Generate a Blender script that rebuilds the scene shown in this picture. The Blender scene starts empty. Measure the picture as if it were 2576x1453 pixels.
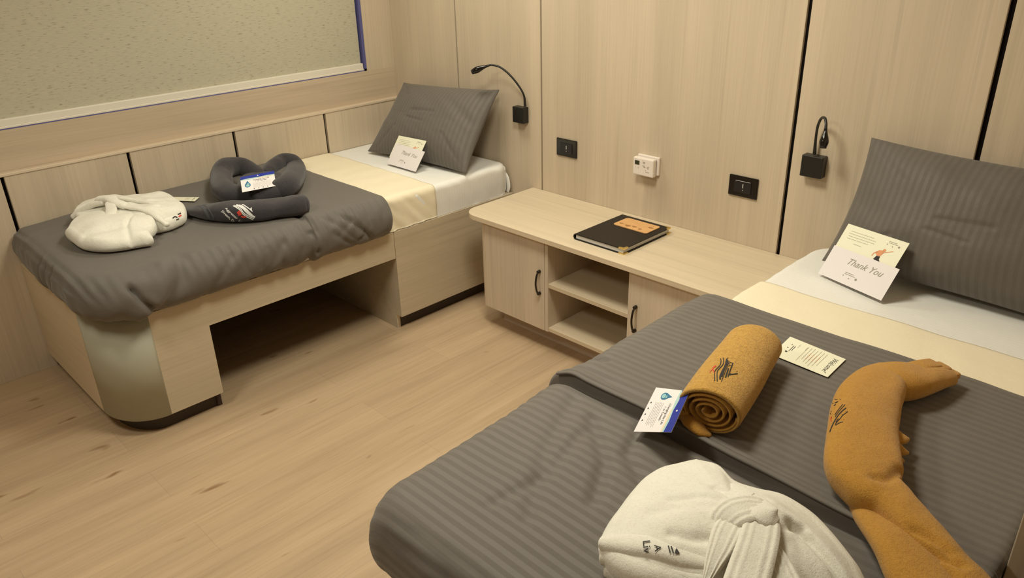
import bpy, bmesh, math, random
import numpy as np
from mathutils import Vector, Matrix
from mathutils.bvhtree import BVHTree

random.seed(7)
scene = bpy.context.scene
COL = scene.collection

# ---------------------------------------------------------------- camera
W, H, F = 2576, 1453, 1944.86
CAM = np.array([3.5289238, -2.59780452, 1.67825735])
RM = np.array([[0.7065273804453054, 0.7072756274327207, -0.024088327476289237],
               [-0.28317714804908495, 0.3137441654666966, 0.9062975788660106],
               [0.6485597609347502, -0.6335027904242075, 0.42195313841823995]])
cd = bpy.data.cameras.new('camera')
cam = bpy.data.objects.new('camera', cd)
COL.objects.link(cam)
cd.sensor_width = 36.0
cd.lens = 36.0 * F / W
cd.clip_start = 0.02
m4 = Matrix([list(RM.T[i]) + [CAM[i]] for i in range(3)] + [[0, 0, 0, 1]])
cam.matrix_world = m4
scene.camera = cam

# ---------------------------------------------------------------- colour management, world, lights
vs = scene.view_settings
vs.view_transform = 'Standard'
vs.look = 'None'
vs.gamma = 1.0
vs.exposure = 0.0
vs.use_curve_mapping = False
world = bpy.data.worlds.new('world')
scene.world = world
world.use_nodes = True
world.node_tree.nodes['Background'].inputs[0].default_value = (1.0, 0.88, 0.68, 1)
world.node_tree.nodes['Background'].inputs[1].default_value = 0.08

def downlight(x, y, z, power, size=0.55, col=(1.0, 0.955, 0.775)):
    ld = bpy.data.lights.new('ceiling_downlight', 'AREA')
    ld.shape = 'DISK'; ld.size = size; ld.energy = power; ld.color = col
    o = bpy.data.objects.new('ceiling_downlight', ld)
    o.location = (x, y, z)
    COL.objects.link(o)
downlight(2.05, -1.15, 2.26, 27, .50)
downlight(0.85, -0.62, 2.26, 12, .45)
downlight(1.60, -2.70, 2.26, 17, .45)

# ---------------------------------------------------------------- pixel -> world helpers (to measure places from the photograph)
def ray(u, v):
    return RM.T @ np.array([(u - W / 2) / F, -(v - H / 2) / F, -1.0])
def at(u, v, x=None, y=None, z=None):
    r = ray(u, v)
    t = (x - CAM[0]) / r[0] if x is not None else (y - CAM[1]) / r[1] if y is not None else (z - CAM[2]) / r[2]
    return CAM + t * r
def at_dist(u, v, P, d, s=1):      # point on the sight line, d away from P (s=1 the farther one, s=-1 the nearer)
    r = ray(u, v); r = r / np.linalg.norm(r)
    w = np.array(P) - CAM; tp = w @ r
    h2 = max(0.0, d * d - (w @ w - tp * tp))
    return CAM + (tp + s * math.sqrt(h2)) * r
def at_plane(u, v, P, n):
    r = ray(u, v)
    return CAM + r * ((np.array(P) - CAM) @ n) / (r @ n)

# ---------------------------------------------------------------- materials
def new_mat(name):
    m = bpy.data.materials.new(name); m.use_nodes = True
    nt = m.node_tree; b = nt.nodes['Principled BSDF']
    return m, nt, b
def N(nt, typ, **k):
    n = nt.nodes.new(typ)
    for a, v in k.items():
        if a.startswith('i_'):
            n.inputs[int(a[2:]) if a[2:].isdigit() else a[2:].replace('_', ' ')].default_value = v
        else: setattr(n, a, v)
    return n
def lin(c):
    return tuple(((v / 255) / 12.92 if v / 255 <= .04045 else ((v / 255 + .055) / 1.055) ** 2.4) for v in c) + (1,)
def plain(name, col, rough=.6, metal=0, spec=.5):
    m, nt, b = new_mat(name)
    b.inputs['Base Color'].default_value = (*col, 1); b.inputs['Roughness'].default_value = rough
    b.inputs['Metallic'].default_value = metal; b.inputs['Specular IOR Level'].default_value = spec
    n = N(nt, 'ShaderNodeTexNoise', i_Scale=180.0); bp = N(nt, 'ShaderNodeBump', i_Strength=.04, i_Distance=.002)
    nt.links.new(n.outputs[0], bp.inputs['Height']); nt.links.new(bp.outputs[0], b.inputs['Normal'])
    return m
def ramp(nt, stops):
    r = N(nt, 'ShaderNodeValToRGB')
    while len(r.color_ramp.elements) < len(stops): r.color_ramp.elements.new(.5)
    for e, (p, c) in zip(r.color_ramp.elements, stops):
        e.position = p; e.color = (*c[:3], 1)
    return r
def wood(name, base, axis, contrast=1.0, rough=.45, spec=.4):
    """pale laminate with fine grain running along the axis (0 x, 1 y, 2 z)"""
    m, nt, b = new_mat(name); L = nt.links
    tc = N(nt, 'ShaderNodeTexCoord')
    def layer(across, along, detail, rough_):
        mp = N(nt, 'ShaderNodeMapping'); s = [across] * 3; s[axis] = along
        mp.inputs['Scale'].default_value = s
        L.new(tc.outputs['Object'], mp.inputs[0])
        n = N(nt, 'ShaderNodeTexNoise', i_Scale=1.0, i_Detail=detail, i_Roughness=rough_)
        L.new(mp.outputs[0], n.inputs['Vector']); return n
    a = layer(8, .35, 2, .5); f = layer(150, 2.2, 4, .6); k = layer(34, .8, 3, .5)
    def dim(c, f): return tuple(v * f for v in c)
    ra = ramp(nt, [(.3, dim(base, 1 - .11 * contrast)), (.7, dim(base, 1 + .07 * contrast))])
    rf = ramp(nt, [(.3, (1 - .09 * contrast,) * 3), (.6, (1.03,) * 3)])
    rk = ramp(nt, [(.28, (1 - .13 * contrast,) * 3), (.42, (1,) * 3)])
    L.new(a.outputs[0], ra.inputs[0]); L.new(f.outputs[0], rf.inputs[0]); L.new(k.outputs[0], rk.inputs[0])
    mx = N(nt, 'ShaderNodeMixRGB', blend_type='MULTIPLY', i_Fac=1.0); my = N(nt, 'ShaderNodeMixRGB', blend_type='MULTIPLY', i_Fac=1.0)
    L.new(ra.outputs[0], mx.inputs[1]); L.new(rf.outputs[0], mx.inputs[2])
    L.new(mx.outputs[0], my.inputs[1]); L.new(rk.outputs[0], my.inputs[2])
    L.new(my.outputs[0], b.inputs['Base Color'])
    b.inputs['Roughness'].default_value = rough; b.inputs['Specular IOR Level'].default_value = spec
    bp = N(nt, 'ShaderNodeBump', i_Strength=.08, i_Distance=.001); L.new(f.outputs[0], bp.inputs['Height'])
    L.new(bp.outputs[0], b.inputs['Normal'])
    return m
def cloth(name, col, col2=None, period=.02, stripe_axis=1, rough=.8, weave=900, wave=.25, sheen=.1, soft=12, soft_amt=.25):
    """woven fabric, satin stripes from the UV map when col2 is given"""
    m, nt, b = new_mat(name); L = nt.links
    uv = N(nt, 'ShaderNodeUVMap', uv_map='UVMap')
    tc = N(nt, 'ShaderNodeTexCoord')
    w = N(nt, 'ShaderNodeTexNoise', i_Scale=float(weave), i_Detail=2.0)
    s = N(nt, 'ShaderNodeTexNoise', i_Scale=float(soft), i_Detail=4.0)
    L.new(tc.outputs['Object'], w.inputs['Vector']); L.new(tc.outputs['Object'], s.inputs['Vector'])
    if col2:
        sp = N(nt, 'ShaderNodeSeparateXYZ'); L.new(uv.outputs[0], sp.inputs[0])
        mu = N(nt, 'ShaderNodeMath', operation='MULTIPLY', i_1=2 * math.pi / period)
        L.new(sp.outputs[stripe_axis], mu.inputs[0])
        sn = N(nt, 'ShaderNodeMath', operation='SINE'); L.new(mu.outputs[0], sn.inputs[0])
        rp = ramp(nt, [(.38, (0, 0, 0)), (.62, (1, 1, 1))])
        ma = N(nt, 'ShaderNodeMath', operation='MULTIPLY_ADD', i_1=.5, i_2=.5); L.new(sn.outputs[0], ma.inputs[0])
        L.new(ma.outputs[0], rp.inputs[0])
        mx = N(nt, 'ShaderNodeMixRGB'); mx.inputs[1].default_value = (*col, 1); mx.inputs[2].default_value = (*col2, 1)
        L.new(rp.outputs[0], mx.inputs[0]); src = mx.outputs[0]
        rr = N(nt, 'ShaderNodeMath', operation='MULTIPLY_ADD', i_1=-.15, i_2=rough); L.new(rp.outputs[0], rr.inputs[0])
        L.new(rr.outputs[0], b.inputs['Roughness'])
    else:
        rgb = N(nt, 'ShaderNodeRGB'); rgb.outputs[0].default_value = (*col, 1); src = rgb.outputs[0]
        b.inputs['Roughness'].default_value = rough
    mm = N(nt, 'ShaderNodeMixRGB', blend_type='MULTIPLY', i_Fac=.35)
    L.new(src, mm.inputs[1]); rw = ramp(nt, [(.3, (.72,) * 3), (.65, (1.08,) * 3)]); L.new(w.outputs[0], rw.inputs[0]); L.new(rw.outputs[0], mm.inputs[2])
    L.new(mm.outputs[0], b.inputs['Base Color'])
    b1 = N(nt, 'ShaderNodeBump', i_Strength=wave, i_Distance=.0015); L.new(w.outputs[0], b1.inputs['Height'])
    b2 = N(nt, 'ShaderNodeBump', i_Strength=soft_amt, i_Distance=.01); L.new(s.outputs[0], b2.inputs['Height']); L.new(b1.outputs[0], b2.inputs['Normal'])
    L.new(b2.outputs[0], b.inputs['Normal'])
    b.inputs['Sheen Weight'].default_value = sheen; b.inputs['Specular IOR Level'].default_value = .22
    return m
def terry(name, col, dark, scale=420, strength=.8):
    m, nt, b = new_mat(name); L = nt.links
    tc = N(nt, 'ShaderNodeTexCoord')
    n = N(nt, 'ShaderNodeTexNoise', i_Scale=float(scale), i_Detail=3.0, i_Roughness=.65)
    v = N(nt, 'ShaderNodeTexNoise', i_Scale=float(scale) * .28, i_Detail=5.0, i_Roughness=.7, i_Distortion=1.2)
    g = N(nt, 'ShaderNodeTexNoise', i_Scale=18.0, i_Detail=3.0)
    for q in (n, v, g): L.new(tc.outputs['Object'], q.inputs['Vector'])
    r = ramp(nt, [(.36, dark), (.52, col)])
    ad = N(nt, 'ShaderNodeMath', operation='ADD'); L.new(n.outputs[0], ad.inputs[0]); L.new(v.outputs[0], ad.inputs[1])
    hf = N(nt, 'ShaderNodeMath', operation='MULTIPLY', i_1=.5); L.new(ad.outputs[0], hf.inputs[0])
    L.new(hf.outputs[0], r.inputs[0]); L.new(r.outputs[0], b.inputs['Base Color'])
    b1 = N(nt, 'ShaderNodeBump', i_Strength=strength, i_Distance=.004); L.new(hf.outputs[0], b1.inputs['Height'])
    b2 = N(nt, 'ShaderNodeBump', i_Strength=.3, i_Distance=.01); L.new(g.outputs[0], b2.inputs['Height']); L.new(b1.outputs[0], b2.inputs['Normal'])
    L.new(b2.outputs[0], b.inputs['Normal'])
    b.inputs['Roughness'].default_value = .95; b.inputs['Sheen Weight'].default_value = .25
    b.inputs['Specular IOR Level'].default_value = .15
    return m
WB = (.585, .485, .365)
M = {}
M['wall_v'] = wood('ash_laminate_upright_grain', WB, 2, .8)
M['wall_h'] = wood('ash_laminate_level_grain', (.56, .45, .33), 1)
M['wall_x'] = wood('ash_laminate_cross_grain', (.66, .55, .40), 0, .7)
M['door_v'] = wood('ash_laminate_door', (.67, .56, .44), 2, .8)
M['base_h'] = wood('ash_laminate_bed_base', (.56, .47, .345), 1, .8)
M['edge'] = wood('laminate_edge_band', (.60, .48, .38), 0, .5)
M['corner'] = plain('grey_green_curved_laminate', (.42, .41, .33), .5)
M['ledge'] = wood('ledge_edge_band', (.68, .56, .42), 1, .5)
M['gap'] = plain('black_gap', (.006, .004, .004), .9, 0, .1)
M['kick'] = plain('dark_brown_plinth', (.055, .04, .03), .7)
M['niche_shade_board'] = plain('board_with_painted_niche_shade', (.05, .03, .022), .8)  # shade inside the bed niche, put into the colour of its boards and deck
M['black'] = plain('matt_black_plastic', (.012, .011, .010), .38)
M['gloss'] = plain('gloss_black_plastic', (.006, .005, .005), .12)
M['module'] = plain('dark_grey_switch_insert', (.012, .012, .014), .35)
M['bronze'] = plain('dark_bronze_metal', (.05, .04, .03), .35, .8)
M['brass'] = plain('brass_metal', (.75, .58, .22), .3, 1)
M['plastic'] = plain('ivory_white_plastic', (.80, .72, .66), .35)
M['lcd'] = plain('dark_display', (.05, .05, .03), .2)
M['mark'] = plain('white_print', (.8, .8, .8), .5)
M['ink'] = plain('grey_ink', (.30, .28, .24), .7)
M['inkdark'] = plain('dark_ink', (.02, .018, .02), .7)
M['red'] = plain('red_thread', (.62, .05, .03), .7)
M['orange'] = plain('orange_print', (.75, .33, .16), .7)
M['brown'] = plain('brown_print', (.30, .13, .07), .7)
M['paper'] = plain('white_paper', (.82, .78, .80), .5)
M['cream_paper'] = plain('cream_card', (.86, .85, .68), .5)
M['pages'] = plain('white_page_edges', (.62, .60, .58), .7)
M['leather'] = cloth('black_leatherette', (.018, .014, .011), rough=.45, weave=500, wave=.3, sheen=0, soft_amt=.03)
M['plaque'] = cloth('tan_wood_plaque', (.70, .40, .17), rough=.45, weave=60, wave=.05, sheen=0, soft_amt=.03)
M['blue'] = plain('blue_print', (.012, .03, .33), .35)
M['sky'] = plain('pale_blue_green_print', (.42, .62, .62), .5)
M['sand'] = plain('pale_sand_print', (.80, .66, .48), .5)
M['teal'] = plain('teal_print', (.03, .17, .33), .5)
M['aqua'] = plain('aqua_print', (.30, .55, .58), .5)
M['frame'] = plain('blue_window_edge', (.10, .10, .28), .5)
M['rail'] = plain('ivory_blind_rail', (.74, .69, .60), .45)
M['paint'] = plain('warm_white_ceiling', (.78, .72, .62), .8)
G1, G2 = (.146, .130, .117), (.166, .149, .135)
M['duvet'] = cloth('grey_satin_stripe_cotton', G1, G2, .0235, 1, .72, 1100, .12, .12, 9, .35)
M['duvet_far'] = cloth('grey_plain_weave_cotton', (.152, .137, .124), None, .0235, 1, .66, 1100, .12, .12, 9, .4)
M['pillow'] = cloth('grey_satin_stripe_pillow_cotton', (.134, .118, .104), (.146, .129, .115), .024, 0, .72, 1100, .12, .12, 10, .5)
M['sheet'] = cloth('white_cotton_sheet', (.85, .84, .81), (.87, .86, .83), .015, 1, .75, 900, .1, .1, 9, .35)
M['cream'] = cloth('cream_cotton_sheet', (.88, .79, .60), rough=.75, weave=900, wave=.1, soft_amt=.35)
M['white_terry'] = terry('white_terry', (.86, .84, .76), (.76, .73, .64), 420, .45)
M['gold_terry'] = terry('mustard_terry', (.70, .40, .085), (.44, .22, .035), 360, 1.5)
M['gold_soft'] = terry('mustard_velour', (.54, .275, .048), (.42, .20, .03), 480, .8)
M['navy_terry'] = terry('charcoal_navy_velour', (.052, .047, .054), (.03, .028, .034), 420, .6)
M['band'] = plain('grey_blue_woven_band', (.085, .09, .105), .8)
# roller blind weave
m, nt, b = new_mat('beige_flecked_blind_weave'); L = nt.links
tc = N(nt, 'ShaderNodeTexCoord'); mp = N(nt, 'ShaderNodeMapping'); mp.inputs['Scale'].default_value = (60, 38, 260)
L.new(tc.outputs['Object'], mp.inputs[0]); n1 = N(nt, 'ShaderNodeTexNoise', i_Scale=1.0, i_Detail=2.0); L.new(mp.outputs[0], n1.inputs['Vector'])
r1 = ramp(nt, [(.30, (.30, .27, .19)), (.38, (.46, .43, .33)), (.68, (.50, .465, .355)), (.76, (.56, .46, .36))]); L.new(n1.outputs[0], r1.inputs[0])
L.new(r1.outputs[0], b.inputs['Base Color']); b.inputs['Roughness'].default_value = .9
bp = N(nt, 'ShaderNodeBump', i_Strength=.3, i_Distance=.001); L.new(n1.outputs[0], bp.inputs['Height']); L.new(bp.outputs[0], b.inputs['Normal'])
M['blind'] = m
# plank floor
m, nt, b = new_mat('oak_plank_floor'); L = nt.links
tc = N(nt, 'ShaderNodeTexCoord'); mp = N(nt, 'ShaderNodeMapping'); mp.inputs['Rotation'].default_value = (0, 0, math.pi / 2)
L.new(tc.outputs['Object'], mp.inputs[0])
br = N(nt, 'ShaderNodeTexBrick', offset=.37, offset_frequency=2)
for k_, v_ in (('Scale', 1.0), ('Mortar Size', .0009), ('Mortar Smooth', .3), ('Bias', 0.0), ('Brick Width', 1.22), ('Row Height', .18)): br.inputs[k_].default_value = v_
br.inputs['Color1'].default_value = (.50, .365, .235, 1); br.inputs['Color2'].default_value = (.545, .40, .26, 1); br.inputs['Mortar'].default_value = (.42, .31, .21, 1)
L.new(mp.outputs[0], br.inputs['Vector'])
def fl(scale3, detail, ro):
    q = N(nt, 'ShaderNodeMapping'); q.inputs['Scale'].default_value = scale3; L.new(tc.outputs['Object'], q.inputs[0])
    n = N(nt, 'ShaderNodeTexNoise', i_Scale=1.0, i_Detail=detail, i_Roughness=ro, i_Distortion=.3); L.new(q.outputs[0], n.inputs['Vector']); return n
g1 = fl((70, 2.6, 1), 5.0, .65); g2 = fl((11, 1.1, 1), 3.0, .5); g3 = fl((14, 4.5, 1), 2.0, .4)
ra = ramp(nt, [(.32, (.90, .88, .85)), (.62, (1.03, 1.03, 1.03))]); rb = ramp(nt, [(.32, (.90, .89, .88)), (.66, (1.05, 1.05, 1.05))]); rc = ramp(nt, [(.235, (.55, .44, .36)), (.285, (1, 1, 1))])
L.new(g1.outputs[0], ra.inputs[0]); L.new(g2.outputs[0], rb.inputs[0]); L.new(g3.outputs[0], rc.inputs[0])
prev = br.outputs['Color']
for r_ in (ra, rb, rc):
    mx = N(nt, 'ShaderNodeMixRGB', blend_type='MULTIPLY', i_Fac=1.0); L.new(prev, mx.inputs[1]); L.new(r_.outputs[0], mx.inputs[2]); prev = mx.outputs[0]
L.new(prev, b.inputs['Base Color']); b.inputs['Roughness'].default_value = .5; b.inputs['Specular IOR Level'].default_value = .4
bp = N(nt, 'ShaderNodeBump', i_Strength=.1, i_Distance=.001); L.new(g1.outputs[0], bp.inputs['Height']); L.new(bp.outputs[0], b.inputs['Normal'])
M['floor'] = m

# ---------------------------------------------------------------- mesh helpers
def off(parent):
    v = Vector((0, 0, 0))
    while parent is not None: v += parent.location; parent = parent.parent
    return v
def link(name, me, mat, parent=None, smooth=False):
    o = bpy.data.objects.new(name, me); COL.objects.link(o)
    if parent is not None:
        o.parent = parent
    mats = mat if isinstance(mat, (list, tuple)) else [mat]
    for q in mats: me.materials.append(q)
    if smooth:
        for p in me.polygons: p.use_smooth = True
    return o
def mesh(name, V, Fc, mat, parent=None, smooth=False, uv=None):
    d = off(parent)
    me = bpy.data.meshes.new(name)
    me.from_pydata([(float(v[0]) - d.x, float(v[1]) - d.y, float(v[2]) - d.z) for v in V], [], [tuple(int(i) for i in f) for f in Fc])
    me.validate(); me.update()
    bm = bmesh.new(); bm.from_mesh(me); bmesh.ops.recalc_face_normals(bm, faces=bm.faces); bm.to_mesh(me); bm.free()
    if uv is not None:
        ul = me.uv_layers.new(name='UVMap')
        for lp in me.loops: ul.data[lp.index].uv = uv[lp.vertex_index]
    return link(name, me, mat, parent, smooth)
def bm_box(bm, x0, x1, y0, y1, z0, z1, mi=0, bevel=0.0):
    g = bmesh.ops.create_cube(bm, size=1)
    vs_ = g['verts']
    for v in vs_:
        v.co = Vector(((x0 + x1) / 2 + v.co.x * (x1 - x0), (y0 + y1) / 2 + v.co.y * (y1 - y0), (z0 + z1) / 2 + v.co.z * (z1 - z0)))
    fs = set(f for v in vs_ for f in v.link_faces)
    for f in fs: f.material_index = mi
    if bevel > 0:
        es = list(set(e for v in vs_ for e in v.link_edges))
        r = bmesh.ops.bevel(bm, geom=es, offset=bevel, segments=2, affect='EDGES', profile=.5)
        for f in r['faces']: f.material_index = mi
def bm_obj(name, bm, mat, parent=None, smooth=False):
    d = off(parent)
    bmesh.ops.translate(bm, verts=bm.verts, vec=-d)
    me = bpy.data.meshes.new(name); bm.to_mesh(me); bm.free()
    return link(name, me, mat, parent, smooth)
def box(name, x0, x1, y0, y1, z0, z1, mat, parent=None, bevel=0.0015):
    bm = bmesh.new(); bm_box(bm, x0, x1, y0, y1, z0, z1, 0, bevel)
    return bm_obj(name, bm, mat, parent)
def prism(name, pts, z0, z1, mat, parent=None, bevel=0.0, smooth=False):
    """upright prism over a plan outline"""
    bm = bmesh.new()
    lo = [bm.verts.new((p[0], p[1], z0)) for p in pts]; hi = [bm.verts.new((p[0], p[1], z1)) for p in pts]
    bm.faces.new(lo); bm.faces.new(hi); n = len(pts)
    for i in range(n): bm.faces.new((lo[i], lo[(i + 1) % n], hi[(i + 1) % n], hi[i]))
    bmesh.ops.recalc_face_normals(bm, faces=bm.faces)
    if bevel: bmesh.ops.bevel(bm, geom=[e for e in bm.edges if abs(e.verts[0].co.z - e.verts[1].co.z) < 1e-6], offset=bevel, segments=2, affect='EDGES', profile=.5)
    return bm_obj(name, bm, mat, parent, smooth)
def arc(cx, cy, rx, ry, a0, a1, n=10):
    return [(cx + rx * math.cos(math.radians(a0 + (a1 - a0) * i / n)), cy + ry * math.sin(math.radians(a0 + (a1 - a0) * i / n))) for i in range(n + 1)]
def thing(name, label, cat, loc, group=None):
    o = bpy.data.objects.new(name, None); COL.objects.link(o); o.location = loc; o.empty_display_size = .05
    o['label'] = label; o['category'] = cat
    if group: o['group'] = group
    return o
def tag(o, label, cat, group=None):
    o['label'] = label; o['category'] = cat
    if group: o['group'] = group
    return o
def struct(o): o['kind'] = 'structure'; return o
rs = np.random.RandomState(3)
KV = [(rs.randn(24, 3), rs.rand(24) * 6.28) for _ in range(8)]
def noise(P, scale, seed=0):
    k, ph = KV[seed % 8]
    return np.sin(P @ (k.T * scale) + ph).sum(1) / 4.9
def smooth(a, b_, x):
    t = np.clip((x - a) / (b_ - a), 0, 1); return t * t * (3 - 2 * t)
def segdist(P, pl):
    best = np.full(len(P), 1e9)
    for a, b_ in zip(pl[:-1], pl[1:]):
        a = np.array(a, float); b_ = np.array(b_, float); d = b_ - a
        t = np.clip(((P - a) @ d) / (d @ d + 1e-12), 0, 1)
        best = np.minimum(best, np.linalg.norm(P - (a + t[:, None] * d), axis=1))
    return best
def catmull(pts, k):
    pts = [np.array(p, float) for p in pts]; P = [2 * pts[0] - pts[1]] + pts + [2 * pts[-1] - pts[-2]]; out = []
    for i in range(1, len(P) - 2):
        for j in range(k):
            t = j / k; a, b_, c, d = P[i - 1], P[i], P[i + 1], P[i + 2]
            out.append(.5 * ((2 * b_) + (-a + c) * t + (2 * a - 5 * b_ + 4 * c - d) * t * t + (-a + 3 * b_ - 3 * c + d) * t ** 3))
    out.append(pts[-1]); return out
def sweep_geo(path, k=8, n=20, power=2.0, up=(0, 0, 1), cap=.6, nz=0.0, nscale=30, ribs=0, ribd=0.0, seed=0):
    """path: (x,y,z,half_width,half_height); a rounded, closed strand"""
    Q = catmull(path, k); V = []; up = np.array(up, float)
    rings = []
    for i, q in enumerate(Q):
        T = Q[min(i + 1, len(Q) - 1)][:3] - Q[max(i - 1, 0)][:3]; T /= np.linalg.norm(T) + 1e-12
        S = np.cross(T, up); S /= np.linalg.norm(S) + 1e-9; U = np.cross(S, T)
        rings.append((q[:3], max(q[3], 1e-4), max(q[4], 1e-4), S, U, T))
    full = []
    def capr(r, sgn):
        c, w, h, S, U, T = r; e = min(w, h) * cap; o_ = []
        for a in (80, 60, 35, 15):
            a = math.radians(a)
            s = math.cos(a); o_.append((c + sgn * T * e * math.sin(a), max(w - min(w, h) * (1 - s), w * .02), max(h * s, h * .1), S, U, T))
        return o_
    full = capr(rings[0], -1) + rings + capr(rings[-1], 1)[::-1]
    for c, w, h, S, U, T in full:
        for j in range(n):
            a = 2 * math.pi * j / n; ca, sa = math.cos(a), math.sin(a)
            x = math.copysign(abs(ca) ** (2 / power), ca); y = math.copysign(abs(sa) ** (2 / power), sa)
            hh = h * (1 + (ribd * math.cos(ribs * math.pi * x) if ribs else 0))
            V.append(c + S * w * x + U * hh * y)
    V = np.array(V); R_ = len(full)
    if nz:
        V = V + (noise(V, nscale, seed) * nz)[:, None] * np.array([.4, .4, 1]) + (noise(V, nscale * 2.3, seed + 1) * nz * .4)[:, None] * np.array([.5, .5, .8])
    Fc = []
    for i in range(R_ - 1):
        for j in range(n): Fc.append((i * n + j, i * n + (j + 1) % n, (i + 1) * n + (j + 1) % n, (i + 1) * n + j))
    Fc.append(tuple(range(n))[::-1]); Fc.append(tuple((R_ - 1) * n + j for j in range(n)))
    return V, Fc
def merge(parts):
    V = []; Fc = []; o_ = 0
    for v, f in parts:
        V.extend(list(v)); Fc.extend([tuple(i + o_ for i in q) for q in f]); o_ += len(v)
    return V, Fc
def strand(name, path, mat, parent=None, **k):
    V, Fc = sweep_geo(path, **k); return mesh(name, V, Fc, mat, parent, True)
def mound_geo(outline, zb, h, edge, crown=0.0, disp=None, ns=140, nr=40):
    """soft folded bundle over a plan outline; bulging rim and softly crowned top"""
    pts = catmull([(*p, 0) for p in outline] + [(*outline[0], 0)], 12); pts = np.array([p[:2] for p in pts])
    seg = np.linalg.norm(np.diff(pts, axis=0), axis=1); s = np.concatenate([[0], np.cumsum(seg)]); u = np.linspace(0, s[-1], ns + 1)[:-1]
    ol = np.stack([np.interp(u, s, pts[:, 0]), np.interp(u, s, pts[:, 1])], 1); c = ol.mean(0)
    d = ol - c; rad = np.linalg.norm(d, axis=1); V = []
    rows = []
    for a in np.linspace(-90, 90, 15):
        a = math.radians(a); rows.append((edge * (1 - math.cos(a)), h / 2 + h / 2 * math.sin(a), 0))
    for t in np.linspace(0, 1, nr)[1:]: rows.append((None, h + crown * (1 - (1 - t) ** 2), t))
    for o_, z, t in rows:
        sc = np.clip(1 - (o_ if o_ is not None else edge) / rad, .1, 1)
        if o_ is None: sc = sc * (1 - t) + 1e-3 * t
        p = c + d * sc[:, None]; V.append(np.column_stack([p, np.full(ns, zb + z)]))
    V = np.concatenate(V)
    if disp is not None:
        w = smooth(zb, zb + h * .6, V[:, 2]); V[:, 2] += disp(V) * w
        V[:, 2] = np.maximum(V[:, 2], zb)
    R_ = len(rows); Fc = []
    for i in range(R_ - 1):
        for j in range(ns): Fc.append((i * ns + j, i * ns + (j + 1) % ns, (i + 1) * ns + (j + 1) % ns, (i + 1) * ns + j))
    Fc.append(tuple(range(ns))[::-1]); Fc.append(tuple((R_ - 1) * ns + j for j in range(ns)))
    return V, Fc
def drape(name, x0, x1, y0, y1, top, hang, rx, ry, R, mat, parent=None, profile='puff', step=.01, disp=None, extra_rows=(), hem=.012, droop=0.0, thick=.008, clampcorner=False, warp=None):
    """a cloth laid on a block: hang = (left, right, foot, head) lengths over the edges, 0 = flush edge"""
    xi0 = x0 + R if hang[0] else -99; xi1 = x1 - R if hang[1] else 99
    yi0 = y0 + R if hang[2] else -99; yi1 = y1 - R if hang[3] else 99
    flat = R - rx
    A = np.arange(x0 + (rx if hang[0] else 0) - hang[0], x1 - (rx if hang[1] else 0) + hang[1] + step * .5, step)
    B = np.arange(y0 + (rx if hang[2] else 0) - hang[2], y1 - (rx if hang[3] else 0) + hang[3] + step * .5, step)
    B = np.unique(np.concatenate([B, np.array(extra_rows, float)])) if len(extra_rows) else B
    AA, BB = np.meshgrid(A, B); a = AA.ravel(); b_ = BB.ravel()
    nx = np.clip(a, xi0, xi1); ny = np.clip(b_, yi0, yi1)
    dx, dy = a - nx, b_ - ny; dist = np.hypot(dx, dy); dd = np.maximum(dist, 1e-9); ux, uy = dx / dd, dy / dd
    d = dist - flat; maxh = max(hang)
    if clampcorner: d = np.minimum(d, maxh)
    corner = 2 * np.abs(dx * dy) / (dd * dd)
    lim = math.pi * (rx + ry) / 2 * 1.32 if profile == 'puff' else (maxh - 1e-6 if clampcorner else 1e9)
    on = d > 0; dp = np.maximum(d, 0); dead = dp >= lim
    if profile == 'puff':
        Larc = math.pi * (rx + ry) / 2; th = np.clip(dp / Larc * math.pi, 0, math.pi * 1.32)
        out = rx * np.sin(th); down = ry * (1 - np.cos(th)); k = 1 + droop * corner
        down = down * k; nz_ = np.cos(th); no = np.sin(th)
    else:
        th = np.clip(dp / rx, 0, math.pi / 2); out = rx * np.sin(th); down = rx * (1 - np.cos(th)) + np.maximum(dp - rx * math.pi / 2, 0)
        down = np.minimum(down, ry); nz_ = np.cos(th); no = np.sin(th)
    hd = np.where(on, flat + out, dist)
    X_ = nx + ux * hd; Y_ = ny + uy * hd; Z_ = top - down
    Nn = np.column_stack([ux * no, uy * no, nz_]); Nn[~on] = (0, 0, 1)
    P = np.column_stack([X_, Y_, Z_]); cl = np.column_stack([a, b_])
    if disp is not None: P = P + Nn * (disp(P, cl, th * on) * (1 - smooth(.86, 1.0, dp / lim)))[:, None]
    if warp is not None: P = warp(P)
    # soft hems on every border of the cloth
    e = np.full(len(a), 1e9)
    for hh, dist_e in ((1, a - A[0]), (1, A[-1] - a), (1, b_ - B[0]), (1, B[-1] - b_)): e = np.minimum(e, dist_e)
    hm = np.clip(e / (hem * 1.6), 0, 1); P = P - Nn * (hem * (1 - np.sqrt(1 - (1 - hm) ** 2)))[:, None]
    nA, nB = len(A), len(B); Fc = []
    for i in range(nB - 1):
        for j in range(nA - 1):
            q = (i * nA + j, i * nA + j + 1, (i + 1) * nA + j + 1, (i + 1) * nA + j)
            if dead[q[0]] + dead[q[1]] + dead[q[2]] + dead[q[3]] < 3: Fc.append(q)
    me = bpy.data.meshes.new(name); dof = off(parent)
    used = sorted(set(i for q in Fc for i in q)); mp_ = {o_: k_ for k_, o_ in enumerate(used)}; P = P[used]; cl = cl[used]; Fc = [tuple(mp_[i] for i in q) for q in Fc]
    me.from_pydata([(p[0] - dof.x, p[1] - dof.y, p[2] - dof.z) for p in P], [], Fc); me.update()
    ul = me.uv_layers.new(name='UVMap')
    vi = np.empty(len(me.loops), dtype=np.int32); me.loops.foreach_get('vertex_index', vi)
    ul.data.foreach_set('uv', cl[vi].astype(np.float32).ravel())
    o = link(name, me, mat, parent, True)
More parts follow.
